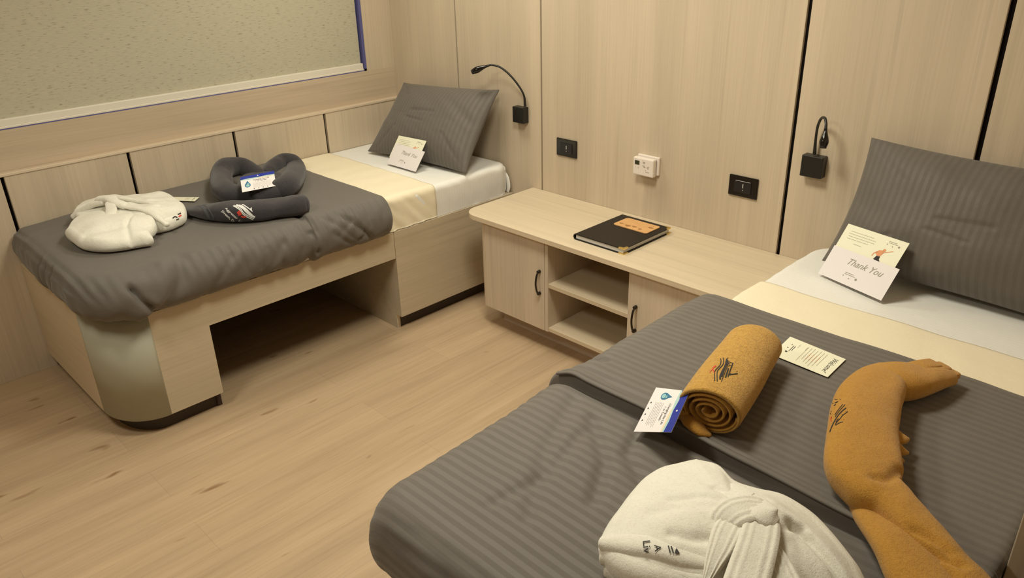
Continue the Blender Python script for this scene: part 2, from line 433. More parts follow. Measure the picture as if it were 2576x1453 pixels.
    if thick:
        sm = o.modifiers.new('thickness', 'SOLIDIFY'); sm.thickness = thick; sm.offset = -1
    return o
def poly_geo(pts): return list(pts), [tuple(range(len(pts)))]
def stroke2(pl, w, k=5):
    """2-D ribbon along a polyline"""
    q = np.array([p[:2] for p in catmull([(*p, 0) for p in pl], k)]) if len(pl) > 2 else np.array([np.array(pl[0]) + (np.array(pl[1]) - np.array(pl[0])) * t for t in np.linspace(0, 1, 6)])
    T = np.gradient(q, axis=0); T /= np.linalg.norm(T, axis=1)[:, None] + 1e-9; Nn = np.column_stack([-T[:, 1], T[:, 0]]) * w / 2
    V = [tuple(v) for v in np.concatenate([q + Nn, q - Nn])]; n = len(q)
    return V, [(i, i + 1, n + i + 1, n + i) for i in range(n - 1)]
FONTCACHE = {}
def text2(s, italic=0.0, bold=0.0):
    key = (s, italic, bold)
    if key not in FONTCACHE:
        fc = bpy.data.curves.new('lettering', 'FONT'); fc.body = s; fc.shear = italic; fc.offset = bold; fc.resolution_u = 2
        fo = bpy.data.objects.new('lettering', fc); COL.objects.link(fo)
        dg = bpy.context.evaluated_depsgraph_get(); me = bpy.data.meshes.new_from_object(fo.evaluated_get(dg))
        V = [tuple(v.co[:2]) for v in me.vertices]; Fc = [tuple(p.vertices) for p in me.polygons]
        bpy.data.objects.remove(fo); bpy.data.curves.remove(fc); bpy.data.meshes.remove(me)
        FONTCACHE[key] = (V, Fc)
    return FONTCACHE[key]
def placed_text(s, org, right, upv, size, italic=0.0, bold=0.0):
    V, Fc = text2(s, italic, bold)
    o_ = np.array(org, float); r = np.array(right, float); u = np.array(upv, float)
    return [tuple(o_ + (r * v[0] + u * v[1]) * size) for v in V], Fc
def bvh_of(o):
    dg = bpy.context.evaluated_depsgraph_get(); me = bpy.data.meshes.new_from_object(o.evaluated_get(dg))
    d = off(o.parent) + o.location
    t = BVHTree.FromPolygons([tuple(v.co + d) for v in me.vertices], [tuple(p.vertices) for p in me.polygons]); bpy.data.meshes.remove(me); return t
def surf(u, v, tree, lift=0.0):
    r = ray(u, v); r = r / np.linalg.norm(r); h, n, i, d_ = tree.ray_cast(Vector(CAM), Vector(r), 8)
    return np.array(h) + np.array([0, 0, lift])
def embroider(name, geo, tree, mat, parent, lift=.0008):
    """lays a flat outline measured on the photograph down onto the cloth it is stitched to"""
    V2, Fc = geo; V = []
    hits = []
    for u, v in V2:
        r = ray(u, v); r = r / np.linalg.norm(r); h, n, i, d_ = tree.ray_cast(Vector(CAM), Vector(r), 6); hits.append((h, n))
    last = next((q for q in hits if q[0] is not None), None)
    if last is None: print('NO HIT', name, V2[0]); return
    for (u, v), (h, n) in zip(V2, hits):
        r = ray(u, v); r = r / np.linalg.norm(r)
        if h is None: h, n = last
        if n.dot(Vector(r)) > 0: n = -n
        last = (h, n); V.append(tuple(h + n * lift))
    d = off(parent); me = bpy.data.meshes.new(name)
    me.from_pydata([tuple(Vector(v) - d) for v in V], [], Fc); me.update()
    o = link(name, me, mat, parent); sm = o.modifiers.new('thread', 'SOLIDIFY'); sm.thickness = .0004; sm.offset = 0
    return o

# ================================================================= ROOM
struct(box('floor', -.1, 4.6, -4.6, .1, -.06, 0, M['floor'], bevel=0))
struct(box('ceiling', -.1, 4.6, -4.6, .1, 2.3, 2.36, M['paint'], bevel=0))
# back wall: dark backing with laminate panels and open joints
bm = bmesh.new(); bm_box(bm, -.1, 4.6, .012, .08, 0, 2.3, 1)
seams = [(.523, .0045), (1.094, .0045), (2.307, .0075), (2.894, .0085), (3.55, .008), (4.2, .008)]
x = 0.0
for sx, hw in seams:
    bm_box(bm, x, sx - hw, 0, .014, 0, 2.3, 0, .0015); x = sx + hw
bm_box(bm, x, 4.6, 0, .014, 0, 2.3, 0, .0015)
struct(bm_obj('wall_back', bm, [M['wall_v'], M['gap']]))
# window wall
WZ, WY = 1.015, -.180
bm = bmesh.new()
bm_box(bm, -.10, 0, -4.6, 0.012, 0, WZ, 0)
bm_box(bm, -.10, 0, WY, 0.012, WZ, 2.3, 1)
bm_box(bm, -.10, 0, -4.6, -3.0, WZ, 2.3, 1)
bm_box(bm, -.10, 0, -3.0, WY, 2.1, 2.3, 1)
struct(bm_obj('wall_left', bm, [M['wall_h'], M['wall_v']]))
win = struct(thing('window_1', '', '', (-.07, -1.6, WZ)))
del win['label']; del win['category']
bm = bmesh.new()
for q in ((-3.0, WY, WZ, WZ + .012), (-3.0, WY, 2.09, 2.1), (-3.0, -2.988, WZ, 2.1), (WY - .014, WY, WZ, 2.1)): bm_box(bm, -.085, -.004, q[0], q[1], q[2], q[3])
bm_obj('window_frame', bm, M['frame'], win)
mg, nt, b = new_mat('dark_night_glass'); b.inputs['Base Color'].default_value = (.02, .025, .05, 1); b.inputs['Roughness'].default_value = .08
M['glass'] = mg
box('window_pane', -.084, -.078, -2.988, WY - .014, WZ + .012, 2.09, M['glass'], win, 0)
rb = thing('roller_blind', 'beige flecked roller blind pulled down over the window above the left bed', 'blind', (-.02, -1.6, WZ + .008))
box('blind_fabric', -.024, -.021, -2.98, -.203, WZ + .034, 2.08, M['blind'], rb, 0)
bm = bmesh.new(); bm_box(bm, -.028, -.006, -2.98, -.198, WZ + .012, WZ + .040, 0, .003); bm_box(bm, -.030, -.003, -2.98, -.198, WZ + .004, WZ + .013, 0, .002)
bm_obj('bottom_rail', bm, M['rail'], rb)['label'] = 'ivory bottom rail of the blind'
# lower panelling along the window wall
bm = bmesh.new(); bm_box(bm, 0, .012, -4.6, 0, 0, .845, 1)
ys = [0, -.490, -.987, -1.473, -1.956, -2.44, -2.93, -3.42, -3.91, -4.6]
for i in range(len(ys) - 1):
    bm_box(bm, .010, .030, ys[i + 1] + .007, ys[i] - (.007 if i else 0), 0, .845, 0, .0012)
struct(bm_obj('trim_1', bm, [M['wall_v'], M['gap']]))
struct(box('trim_2', 0, .034, -4.6, 0, .845, .857, M['ledge'], bevel=.002))
# right-hand wall block ending beside the near bed, and the walls behind the photographer
struct(box('wall_right', 3.402, 3.55, -1.30, 0, 0, 2.3, M['wall_v'], bevel=.002))
struct(box('wall_alcove', 4.4, 4.5, -4.6, .0, 0, 2.3, M['wall_v'], bevel=0))
struct(box('wall_front', -.1, 4.6, -4.7, -4.6, 0, 2.3, M['wall_v'], bevel=0))

# ================================================================= BED FRAMES
def bed_frame(mirror, label):
    """mirror False: left bed, walls at x=.03; True: same bed turned left-right with its wall side at x=3.40"""
    fx = (lambda v: 3.402 - (v - .03) * 1.068) if mirror else (lambda v: v)
    def X2(a, b_): return (fx(a), fx(b_)) if fx(a) < fx(b_) else (fx(b_), fx(a))
    t = thing('bed_frame', label, 'bed', (fx(.46), -1.0, 0), 'built-in single bed bases')
    y1, y2, yc, yf = -1.611, -.743, -1.815, -1.985
    zk, zp, zo = .07, .488, .363
    bm = bmesh.new()
    bm_box(bm, *X2(.866, .897), yc, y2, zo, zp, 0, .0015)
    bm_box(bm, *X2(.866, .897), yc, y1, zk, zo + .001, 0, .0012)
    bm_obj('side_panel', bm, M['base_h'], t)
    box('drawer_front', *X2(.858, .899), y2 + .001, -.002, zk, zp, M['base_h'], t, .0015)
    box('foot_panel', *X2(.032, .69), yf, yf + .03, zk, zp, M['wall_x'], t, .0015)
    outer = arc(.69, yc, .207, yf - yc, 90, 0, 30); inner = arc(.69, yc, .177, yf - yc + .03, 0, 90, 30)
    pts = [(fx(p[0]), p[1]) for p in outer + inner]
    o = prism('curved_corner', pts, zk, zp, M['corner'], t, 0, False); o['label'] = 'smooth grey-green curved corner'
    for p in o.data.polygons:
        if abs(p.normal.z) < .5: p.use_smooth = True
    bm = bmesh.new()
    pl = [(fx(p[0]), p[1]) for p in [(.05, yf + .045)] + arc(.66, yc, .195, yf + .045 - yc, 90, 0, 12) + [(.855, y1 - .005), (.840, y1 - .005)] + arc(.66, yc, .180, yf + .06 - yc, 0, 90, 12) + [(.05, yf + .06)]]
    lo = [bm.verts.new((p[0], p[1], 0)) for p in pl]; hi = [bm.verts.new((p[0], p[1], zk)) for p in pl]
    for i in range(len(pl)): bm.faces.new((lo[i], lo[(i + 1) % len(pl)], hi[(i + 1) % len(pl)], hi[i]))
    bmesh.ops.recalc_face_normals(bm, faces=bm.faces)
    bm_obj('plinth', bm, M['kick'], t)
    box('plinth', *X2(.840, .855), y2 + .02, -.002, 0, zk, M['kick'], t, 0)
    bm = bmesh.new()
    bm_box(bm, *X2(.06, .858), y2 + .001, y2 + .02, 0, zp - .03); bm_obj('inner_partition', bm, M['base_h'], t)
    bm = bmesh.new(); bm_box(bm, *X2(.06, .862), y1 - .018, y1, 0, zp - .03); bm_obj('inner_partition', bm, M['niche_shade_board'], t)
    box('back_board', *X2(.05, .065), y1 + .001, y2 - .001, 0, zp - .03, M['niche_shade_board'], t, 0)['label'] = 'board at the back of the niche, its shade painted in'
    box('slat_deck', *X2(.034, .865), yc + .01, -.002, zp - .03, zp - .002, M['niche_shade_board'], t, 0)
    return t
bed_frame(False, 'pale wood built-in bed base on the left with an open niche and curved corner')
bed_frame(True, 'pale wood bed base hidden under the nearer bed on the right')

# ================================================================= MATTRESSES AND SHEETS
def mat_disp(seed):
    def f(P, cl, th):
        s = smooth(.3, 1.4, th)
        pull = noise(np.column_stack([P[:, 1] * 6 + P[:, 2] * 3, P[:, 0] * 6, P[:, 2] * .8]), 7, seed)
        return s * (.0022 * pull + .0012 * noise(P, 25, seed + 1)) + (1 - s) * .0010 * noise(P * np.array([1, 2.5, 1]), 9, seed + 2)
    return f
ZT = .637
def wr0(P):
    P[:, 1] = np.maximum(P[:, 1], -1.87); P[:, 2] -= .02 * smooth(1.6, 1.9, -P[:, 1]) * smooth(.50, .62, P[:, 2])
    return P
def mattress(x0, x1, hang_l, hang_r, label, seed):
    o = drape('mattress', x0, x1, -1.87, -.012, ZT, (hang_l, hang_r, .20, .20), .022, ZT - .489, .10 if seed else .07, M['sheet'], None, 'side', .012, mat_disp(seed), hem=.001, thick=0, clampcorner=True, warp=(None if hang_l else wr0))
    box('mattress_core', x0 + (.012 if hang_l else .003), x1 - (.012 if hang_r else .003), -1.84, -.02, .4885, ZT - .008, M['sheet'], o, .02)
    return tag(o, label, 'mattress', 'single mattresses in fitted sheets')
m1 = mattress(.034, .892, 0, .20, 'mattress in a white fitted sheet on the left bed', 0)
m2 = mattress(2.474, 3.398, .20, 0, 'mattress in a white fitted sheet on the nearer right bed', 3)
def sheet_disp(seed, far):
    def f(P, cl, th):
        s = smooth(.3, 1.4, th)
        diag = np.column_stack([P[:, 1] * 5 + P[:, 2] * 4, P[:, 0] * 5, P[:, 2]])
        return .0025 + s * (.004 * noise(diag, 9, seed)) + (1 - s) * .0012 * noise(P * np.array([2.4, 1, 1]), 10, seed + 1)
    return f
s1 = drape('folded_sheet', .034, .894, -.95, -.49, ZT + .003, (0, .19, 0, 0), .024, ZT - .490, .05, M['cream'], None, 'side', .010, sheet_disp(2, 1), hem=.002, thick=.002)
tag(s1, 'cream top sheet band turned back across the left bed', 'sheet', 'cream top sheets')
s2 = drape('folded_sheet', 2.471, 3.398, -.95, -.46, ZT + .003, (.19, 0, 0, 0), .024, ZT - .490, .05, M['cream'], None, 'side', .010, sheet_disp(4, 0), hem=.002, thick=.002)
tag(s2, 'cream top sheet band turned back across the nearer right bed', 'sheet', 'cream top sheets')
# loose corner of the fitted sheet at the head of the left bed
fl_pts = [at(1262, 425, x=.885), at(1272, 432, y=-.012), at(1284, 478, y=-.012), at(1270, 484, y=-.03), at(1262, 440, y=-.05)]
cpath = [(*at(1262, 424, y=-.03), .006, .004), (*at(1275, 445, y=-.022), .012, .004), (*at(1279, 468, y=-.02), .013, .004), (*at(1277, 482, y=-.02), .010, .003)]
o = strand('sheet_corner', cpath, M['sheet'], m1, k=6, n=16, up=(0, -1, .2))

# ================================================================= DUVETS
def duvet_disp(fold, amp, seed, fy, far, ga=.0022):
    def f(P, cl, th):
        a, b_ = cl[:, 0], cl[:, 1]
        yf_ = fy(a)
        st = fold * smooth(-.0025, .0025, b_ - yf_)
        roll = -.010 * np.exp(-((b_ - yf_ + .012) / .014) ** 2) + .005 * np.exp(-((b_ - yf_ - .02) / .02) ** 2)
        side = smooth(.25, 1.2, th)
        c3 = np.column_stack([a, b_, np.zeros(len(a))])
        big = noise(c3, 4.5, seed) * amp * 1.3
        med = noise(c3 * np.array([1.8, 1, 1]), 14, seed + 1) * amp * (.22 + .5 * side)
        diag = noise(np.column_stack([a + b_ * .9, (b_ - a) * .22, a * 0]), 34, seed + 2) * amp * (.04 + .5 * side)
        # small gathers where the cloth turns over the shoulder
        g = smooth(.15, .5, th) * (1 - smooth(1.0, 1.7, th))
        gat = g * ga * np.sin(b_ * 2 * math.pi / .036 + 2.0 * noise(c3, 5, seed + 3)) * (.6 + .4 * noise(c3, 9, seed + 4))
        pull = .004 * noise(np.column_stack([a * .25, b_ * 1.0, a * 0]), 30, seed + 5) * np.exp(-((b_ - yf_) / .16) ** 2) * (.25 + side)
        return big + med + diag + gat + st + roll * (fold > 0) + pull
    return f
TD = .664
fy1 = lambda a: -1.155 - .05 * (a - .9)
d1d = duvet_disp(.007, .0035, 1, fy1, 1, .0040)
def d1(P, cl, th):
    v = d1d(P, cl, th)
    a, b_ = cl[:, 0], cl[:, 1]
    P3 = P
    for px, dep, w in (([(316, 690), (328, 725), (352, 752), (378, 770), (405, 784)], .030, .010), ([(889, 550), (868, 572), (848, 591)], .010, .007), ([(917, 591), (892, 610), (866, 630)], .010, .007), ([(772, 585), (795, 583)], .008, .005), ([(489, 632), (526, 652)], .006, .010),
                       ([(668, 625), (664, 676)], .006, .008), ([(717, 599), (713, 668)], .008, .009), ([(762, 552), (784, 578), (798, 615), (803, 656)], .014, .006), ([(930, 560), (905, 600)], .007, .008), ([(600, 640), (640, 700)], .004, .012)):
        v -= dep * np.exp(-(segdist(P3, [at(*p_, x=.957) for p_ in px]) / w) ** 2)
    # pinched tuck near the foot corner
    q = np.column_stack([a, b_]); s = segdist(q, [(.90, -1.66), (1.00, -1.70), (1.10, -1.80), (1.16, -1.90)])
    v -= .012 * np.exp(-(s / .022) ** 2)
    v += .014 * np.exp(-(segdist(q, [(.93, -1.73), (1.03, -1.78), (1.10, -1.88)]) / .035) ** 2)
    sd_ = smooth(.35, 1.0, th)
    for pl, dep, w in (([(.93, -1.10), (.99, -1.04), (1.05, -.98)], .008, .008), ([(.95, -1.02), (1.03, -.93), (1.10, -.88)], .012, .008), ([(1.0, -1.08), (1.08, -.98), (1.15, -.92)], .008, .009), ([(1.0, -.97), (1.06, -.90)], .006, .008),
                       ([(.98, -1.30), (1.06, -1.36), (1.12, -1.44)], .006, .012), ([(1.02, -1.22), (1.10, -1.26)], .006, .010), ([(.97, -1.50), (1.05, -1.58), (1.12, -1.62)], .007, .014)):
        v -= dep * np.exp(-(segdist(q, pl) / w) ** 2)
    for x_, dep in ((.47, .012), (.53, .009), (.60, .016)):
        v -= dep * np.exp(-((a - x_ - .12 * (b_ + 2.1)) / .010) ** 2) * smooth(.5, 1.2, th) * (b_ < -1.95)
    return v
def wr1(P):
    q = 1 - smooth(.03, .34, P[:, 0]); k = q * smooth(1.75, 2.10, -P[:, 1]); P[:, 1] += .02 * k; P[:, 2] -= .015 * q * smooth(1.60, 1.98, -P[:, 1]) * smooth(.50, .62, P[:, 2])
    return P
du1 = drape('duvet', .036, .965, -2.02, -.775, TD, (0, .26, .27, 0), .075, .086, .19, M['duvet_far'], None, 'puff', .0085, d1, extra_rows=[-1.159, -1.157, -1.155, -1.153, -1.151], hem=.022, droop=.0, thick=.02, warp=wr1)
tag(du1, 'puffy dark grey duvet spread over the foot half of the left bed', 'duvet', 'grey duvets')
fy2 = lambda a: -1.360 - .04 * (a - 2.6)
d2d = duvet_disp(.012, .0035, 3, fy2, 0)
def d2(P, cl, th):
    v = d2d(P, cl, th)
    a, b_ = cl[:, 0], cl[:, 1]; q = np.column_stack([a, b_])
    v -= .009 * np.exp(-((b_ - fy2(a) + .006) / .007) ** 2) * (.75 + .25 * np.sin(a * 21))
    v += .008 * np.exp(-((b_ - fy2(a) - .012) / .012) ** 2)
    for pl, dep, w in (([(2.60, -1.45), (2.72, -1.55), (2.78, -1.66)], .010, .014), ([(2.70, -1.40), (2.74, -1.50), (2.86, -1.58)], .009, .012), ([(2.52, -1.42), (2.60, -1.60), (2.72, -1.78)], .006, .018),
                       ([(2.45, -1.30), (2.58, -1.32), (2.75, -1.335)], .006, .009), ([(2.38, -1.27), (2.43, -1.23), (2.47, -1.24)], .014, .010), ([(2.84, -1.42), (2.90, -1.50), (2.88, -1.58)], .008, .012), ([(2.62, -1.50), (2.66, -1.66), (2.64, -1.80)], .006, .014), ([(2.9, -1.40), (3.0, -1.46)], .005, .01)):
        v -= dep * np.exp(-(segdist(q, pl) / w) ** 2)
    return v
rows2 = sorted(set(np.round(np.arange(-1.41, -1.34, .002), 4)))
du2 = drape('duvet', 2.395, 3.398, -1.985, -.70, TD, (.27, 0, .27, 0), .078, .092, .115, M['duvet'], None, 'puff', .0085, d2, extra_rows=rows2, hem=.016, droop=.15, thick=.02)
tag(du2, 'dark grey satin striped duvet on the nearer right bed, edge folded under mid-bed', 'duvet', 'grey duvets')

_t = bvh_of(du2)
def top_z(x, y, tree): return tree.ray_cast(Vector((x, y, 1.2)), Vector((0, 0, -1)), 2)[0].z
ed = []
for x_ in np.arange(2.412, 3.37, .05):
    yy = fy2(x_) + .0005 + .002 * math.sin(x_ * 17)
    ed.append((x_, yy, top_z(x_, yy + .014, _t) - .002, .0075, .0045))
strand('folded_edge', ed, M['duvet'], du2, k=4, n=14)

# ================================================================= PILLOWS
def pillow(name, c, thick, label, seed, bend=.05, sag=.02):
    """c = corners BL, BR, TR, TL"""
    c = [np.array(q, float) for q in c]; n = 70; V = []; UV = []
    wv = np.linalg.norm(c[1] - c[0]); hv = np.linalg.norm(c[3] - c[0])
    nrm = np.cross(c[1] - c[0], c[3] - c[0]); nrm /= np.linalg.norm(nrm)
    for side in (1, -1):
        for j in range(n + 1):
            for i in range(n + 1):
                u, v = i / n, j / n; U_, V_ = 2 * u - 1, 2 * v - 1
                uu = .5 + .5 * U_ * (1 - bend * (1 - V_ * V_)); vv = .5 + .5 * V_ * (1 - bend * 1.2 * (1 - U_ * U_))
                p = c[0] * (1 - uu) * (1 - vv) + c[1] * uu * (1 - vv) + c[2] * uu * vv + c[3] * (1 - uu) * vv
                f = max(0, (1 - abs(U_) ** 2.4)) ** .72 * max(0, (1 - abs(V_) ** 2.4)) ** .72
                p = p + nrm * side * (thick * .5 * f + .0022) + np.array([0, 0, -1]) * sag * f * (1 - abs(V_))
                V.append(p); UV.append((u * wv, v * hv))
    V = np.array(V); UVa = np.array(UV); U3 = np.column_stack([UVa, np.zeros(len(UVa))])
    m_ = (n + 1) ** 2
    edge = np.minimum(np.minimum(UVa[:, 0], wv - UVa[:, 0]), np.minimum(UVa[:, 1], hv - UVa[:, 1]))
    w_ = smooth(0, .05, edge)
    wr = noise(U3 * np.array([1, 1.6, 1]), 16, seed) * .0035 + noise(np.column_stack([UVa[:, 0] * .5 + UVa[:, 1], UVa[:, 1] * .3, UVa[:, 0] * 0]), 38, seed + 1) * .0022
    for (x_, y_, an, ln) in ((.12, .07, .8, .2), (wv - .1, .08, 2.4, .18), (.1, hv - .06, -.6, .16), (wv * .5, hv * .55, .05, .16), (wv * .45, hv * .43, -.12, .12)):
        d_ = np.array([math.cos(an), math.sin(an)]); q0 = (x_ - d_[0] * ln / 2, y_ - d_[1] * ln / 2); q1 = (x_ + d_[0] * ln / 2, y_ + d_[1] * ln / 2)
        wr -= .006 * np.exp(-(segdist(UVa, [q0, q1]) / .007) ** 2)
    sg = np.where(np.arange(len(V)) < m_, 1, -1)
    V = V + nrm * (wr * w_ * sg)[:, None]
    Fc = []
    for s in (0, 1):
        for j in range(n):
            for i in range(n):
                a = s * m_ + j * (n + 1) + i; Fc.append((a, a + 1, a + n + 2, a + n + 1) if s == 0 else (a, a + n + 1, a + n + 2, a + 1))
    rim = [(i, i + 1) for i in range(n)] + [(i * (n + 1) + n, (i + 1) * (n + 1) + n) for i in range(n)] + [(n * (n + 1) + i + 1, n * (n + 1) + i) for i in range(n)][::-1] + [((i + 1) * (n + 1), i * (n + 1)) for i in range(n)][::-1]
    for a, b_ in rim: Fc.append((a, m_ + a, m_ + b_, b_))
    bmx = bmesh.new(); d = off(None)
    vs_ = [bmx.verts.new(tuple(v)) for v in V]; uvl = bmx.loops.layers.uv.new('UVMap')
    for f in Fc:
        fc = bmx.faces.new([vs_[i] for i in f])
        for lp, i in zip(fc.loops, f): lp[uvl].uv = UV[i]
    bmesh.ops.recalc_face_normals(bmx, faces=bmx.faces)
    me = bpy.data.meshes.new(name); bmx.to_mesh(me); bmx.free()
    return tag(link(name, me, M['pillow'], None, True), label, 'pillow', 'grey pillows')
pil1 = pillow('pillow', [at(926, 380, z=.652), at(1172, 436, z=.652) + np.array([0, 0, 0]), at(1256, 226, y=-.045), at(1016, 208, y=-.05)], .22, 'dark grey pillow leaning at the head of the left bed', 1, .05)
pil2 = pillow('pillow', [at(2068, 655, z=.652), (3.36, -.235, .655), (3.33, -.05, 1.03), at(2193, 346, y=-.045)], .23, 'dark grey striped pillow leaning at the head of the nearer right bed', 4, .055)

# ================================================================= LOW CABINET BETWEEN THE BEDS
cab = thing('low_cabinet', 'pale wood low cabinet with two doors and open shelves between the beds', 'cabinet', (1.74, -.23, 0))
TX0, TX1, TY, TZ = 1.036, 2.452, -.468, .543
r = .085
pts = [(TX0, 0.0)] + arc(TX0 + r, TY + r, r, r, 180, 270, 10) + arc(TX1 - r, TY + r, r, r, 270, 360, 10) + [(TX1, 0.0)]
pts = [(p[0], min(p[1], -.001)) for p in pts]
prism('tabletop', pts, TZ - .022, TZ, M['wall_x'], cab, .0015)
CX0, CX1, CY = 1.112, 2.376, -.425
rc = .045
def side_pts(m):
    o_ = arc(CX0 + rc, CY + rc - .016, rc, rc, 180, 270, 8); i_ = arc(CX0 + rc, CY + rc - .016, rc - .016, rc - .016, 270, 180, 8)
    p = [(CX0, -.004)] + o_ + i_ + [(CX0 + .016, -.004)]
    return [((CX0 + CX1 - q[0]) if m else q[0], q[1]) for q in p]
for mm_ in (0, 1):
    o = prism('rounded_side_panel', side_pts(mm_), .104, TZ - .022, M['door_v'], cab)
    for p in o.data.polygons:
        p.use_smooth = False
bm = bmesh.new()
bm_box(bm, 1.516, 1.534, CY - .014, -.01, .104, TZ - .022); bm_box(bm, 1.947, 1.965, CY, -.01, .104, TZ - .022)
bm_box(bm, CX0 + .016, CX1 - .016, -.02, -.004, .104, TZ - .022)
bm_box(bm, CX0 + .016, CX1 - .016, CY + .002, -.02, .104, .106)
bm_obj('carcass', bm, M['door_v'], cab)
bm = bmesh.new(); bm_box(bm, 1.534, 1.947, CY - .012, -.02, .106, .124, 0, .001); o = bm_obj('shelf', bm, M['wall_x'], cab)
bm = bmesh.new(); bm_box(bm, 1.534, 1.947, CY - .012, -.02, .312, .330, 0, .001); o = bm_obj('shelf', bm, M['wall_x'], cab)
for (a_, b_, hx) in ((1.157, 1.514, 1.490), (1.949, CX1 - rc, 1.988)):
    dr = box('door', a_, b_, CY - .016, CY, .104, TZ - .024, M['door_v'], cab, .0012)
    y_ = CY - .016
    hp = [(hx, y_ - .010, .276, .0040, .0040), (hx, y_ - .020, .292, .0042, .0042), (hx, y_ - .026, .326, .0042, .0042), (hx, y_ - .020, .360, .0042, .0042), (hx, y_ - .010, .376, .0040, .0040)]
    g = [sweep_geo(hp, k=6, n=10, up=(1, 0, 0))]
    for zz in (.276, .376): g.append(sweep_geo([(hx, y_ + .0005, zz, .0072, .0072), (hx, y_ - .006, zz, .0072, .0072), (hx, y_ - .013, zz, .0068, .0068)], k=3, n=14, cap=.4))
    V, Fc = merge(g); mesh('door_handle', V, Fc, M['bronze'], dr, True)['label'] = 'dark bow handle'
box('plinth', 1.165, 2.32, -.345, -.02, 0, .104, M['edge'], cab, .001)

# ================================================================= BINDER
bx0, bx1, by0, by1, bz = 1.634, 1.884, -.392, -.085, TZ
bd = thing('ring_binder', 'black leatherette folder with tan plaque and brass corners on the low cabinet', 'folder', (1.76, -.24, bz))
bm = bmesh.new()
bm_box(bm, bx0 + .006, bx1, by0, by1, bz + .0005, bz + .0045, 0, .001); bm_box(bm, bx0 + .006, bx1, by0, by1, bz + .0215, bz + .0255, 0, .001)
bm_obj('cover', bm, M['leather'], bd)
sp = [(bx0 + .009 + .0125 * math.cos(math.radians(a)), bz + .013 + .0125 * math.sin(math.radians(a))) for a in range(90, 271, 15)] + [(bx0 + .009 + .0085 * math.cos(math.radians(a)), bz + .013 + .0085 * math.sin(math.radians(a))) for a in range(270, 89, -15)]
V = [(p[0], yy, p[1]) for yy in (by0, by1) for p in sp]; n = len(sp)
Fc = [(i, (i + 1) % n, n + (i + 1) % n, n + i) for i in range(n)] + [tuple(range(n)), tuple(range(2 * n - 1, n - 1, -1))]
mesh('spine', V, Fc, M['leather'], bd, False)
box('pages', bx0 + .008, bx1 - .006, by0 + .004, by1 - .004, bz + .0048, bz + .0195, M['pages'], bd, .0005)
px0, px1, py0, py1, rr_ = bx0 + .052, bx1 - .030, by0 + .182, by1 - .025, .012
pts = arc(px0 + rr_, py0 + rr_, rr_, rr_, 180, 270, 6) + arc(px1 - rr_, py0 + rr_, rr_, rr_, 270, 360, 6) + arc(px1 - rr_, py1 - rr_, rr_, rr_, 0, 90, 6) + arc(px0 + rr_, py1 - rr_, rr_, rr_, 90, 180, 6)
plq = prism('plaque', pts, bz + .0253, bz + .0285, M['plaque'], bd, .0005)
g = []
for (u, v, a_, b2) in ((.14, .28, .010, .006), (.36, .22, .013, .010), (.52, .30, .012, .006), (.86, .62, .012, .007), (.72, .22, .008, .007)):
    g.append(poly_geo([(px0 + u * (px1 - px0) + a_ * math.cos(t) * (1 + .3 * math.sin(3 * t)), py0 + v * (py1 - py0) + b2 * math.sin(t), bz + .0288) for t in np.linspace(0, 6.28, 13)[:-1]]))
M['engraving'] = plain('burnt_brown_engraving', (.36, .17, .06), .6)
for V, Fc in g: mesh('plaque_motif', V, Fc, M['engraving'], plq)
for (cx, cy, sx, sy) in ((bx1, by0, -1, 1), (bx1, by1, -1, -1)):
    for zc, zt in ((bz + .0210, bz + .0262), (bz + .0001, bz + .0050)):
        prism('brass_corner', [(cx + .0008 * -sx, cy - .0008 * sy), (cx + .026 * sx, cy - .0008 * sy), (cx + .024 * sx, cy + .006 * sy), (cx + .008 * sx, cy + .010 * sy), (cx + .006 * sx, cy + .024 * sy), (cx - .0008 * sx, cy + .026 * sy)], zc, zt, M['brass'], bd)

# ================================================================= SOCKETS, THERMOSTAT
def plate(x0, z0, label, two):
    t = thing('switch_plate', label, 'light switch', (x0 + .06, 0, z0 + .04), 'black switch plates')
    bm = bmesh.new(); bm_box(bm, x0, x0 + .12, -.008, .0, z0, z0 + .08, 0, .003); bm_obj('plate', bm, M['gloss'], t)
    o = box('rocker_insert', x0 + .025, x0 + .095, -.0105, -.007, z0 + .017, z0 + .063, M['module'], t, .001)
    bm = bmesh.new(); cx = x0 + .062
    bm_box(bm, cx - .0012, cx + .0012, -.0112, -.0104, z0 + .036, z0 + .052); bm_box(bm, cx - .001, cx + .001, -.0112, -.0104, z0 + .026, z0 + .029)
    if two: bm_box(bm, x0 + .030, x0 + .090, -.0110, -.0104, z0 + .0615, z0 + .0625)
    bm_obj('white_mark', bm, M['mark'], o)
    return t
plate(1.193, .733, 'small black switch plate on the wall nearer the left bed', False)
plate(2.080, .733, 'small black switch plate on the wall nearer the right bed', True)
th = thing('thermostat', 'ivory wall thermostat with small display between the two black switch plates', 'thermostat', (1.70, 0, .78))
box('back_plate', 1.652, 1.760, -.012, 0, .742, .818, M['plastic'], th, .003)
fb = box('front_cover', 1.650, 1.752, -.040, -.016, .737, .812, M['plastic'], th, .005)
box('cover_joint', 1.655, 1.748, -.017, -.011, .744, .806, M['kick'], th, 0)
box('display', 1.660, 1.683, -.0412, -.039, .782, .799, M['lcd'], fb, .0005)
for (xx, zz, w_, h_) in ((1.702, .792, .008, .002), (1.699, .797, .012, .001), (1.704, .7755, .009, .002), (1.698, .781, .012, .001), (1.722, .773, .008, .002), (1.720, .779, .012, .001), (1.714, .762, .002, .003), (1.716, .757, .016, .001), (1.663, .770, .002, .002), (1.677, .768, .002, .003)):
    box('printed_mark', xx, xx + w_, -.0412, -.0399, zz, zz + h_, M['ink'], fb, 0)
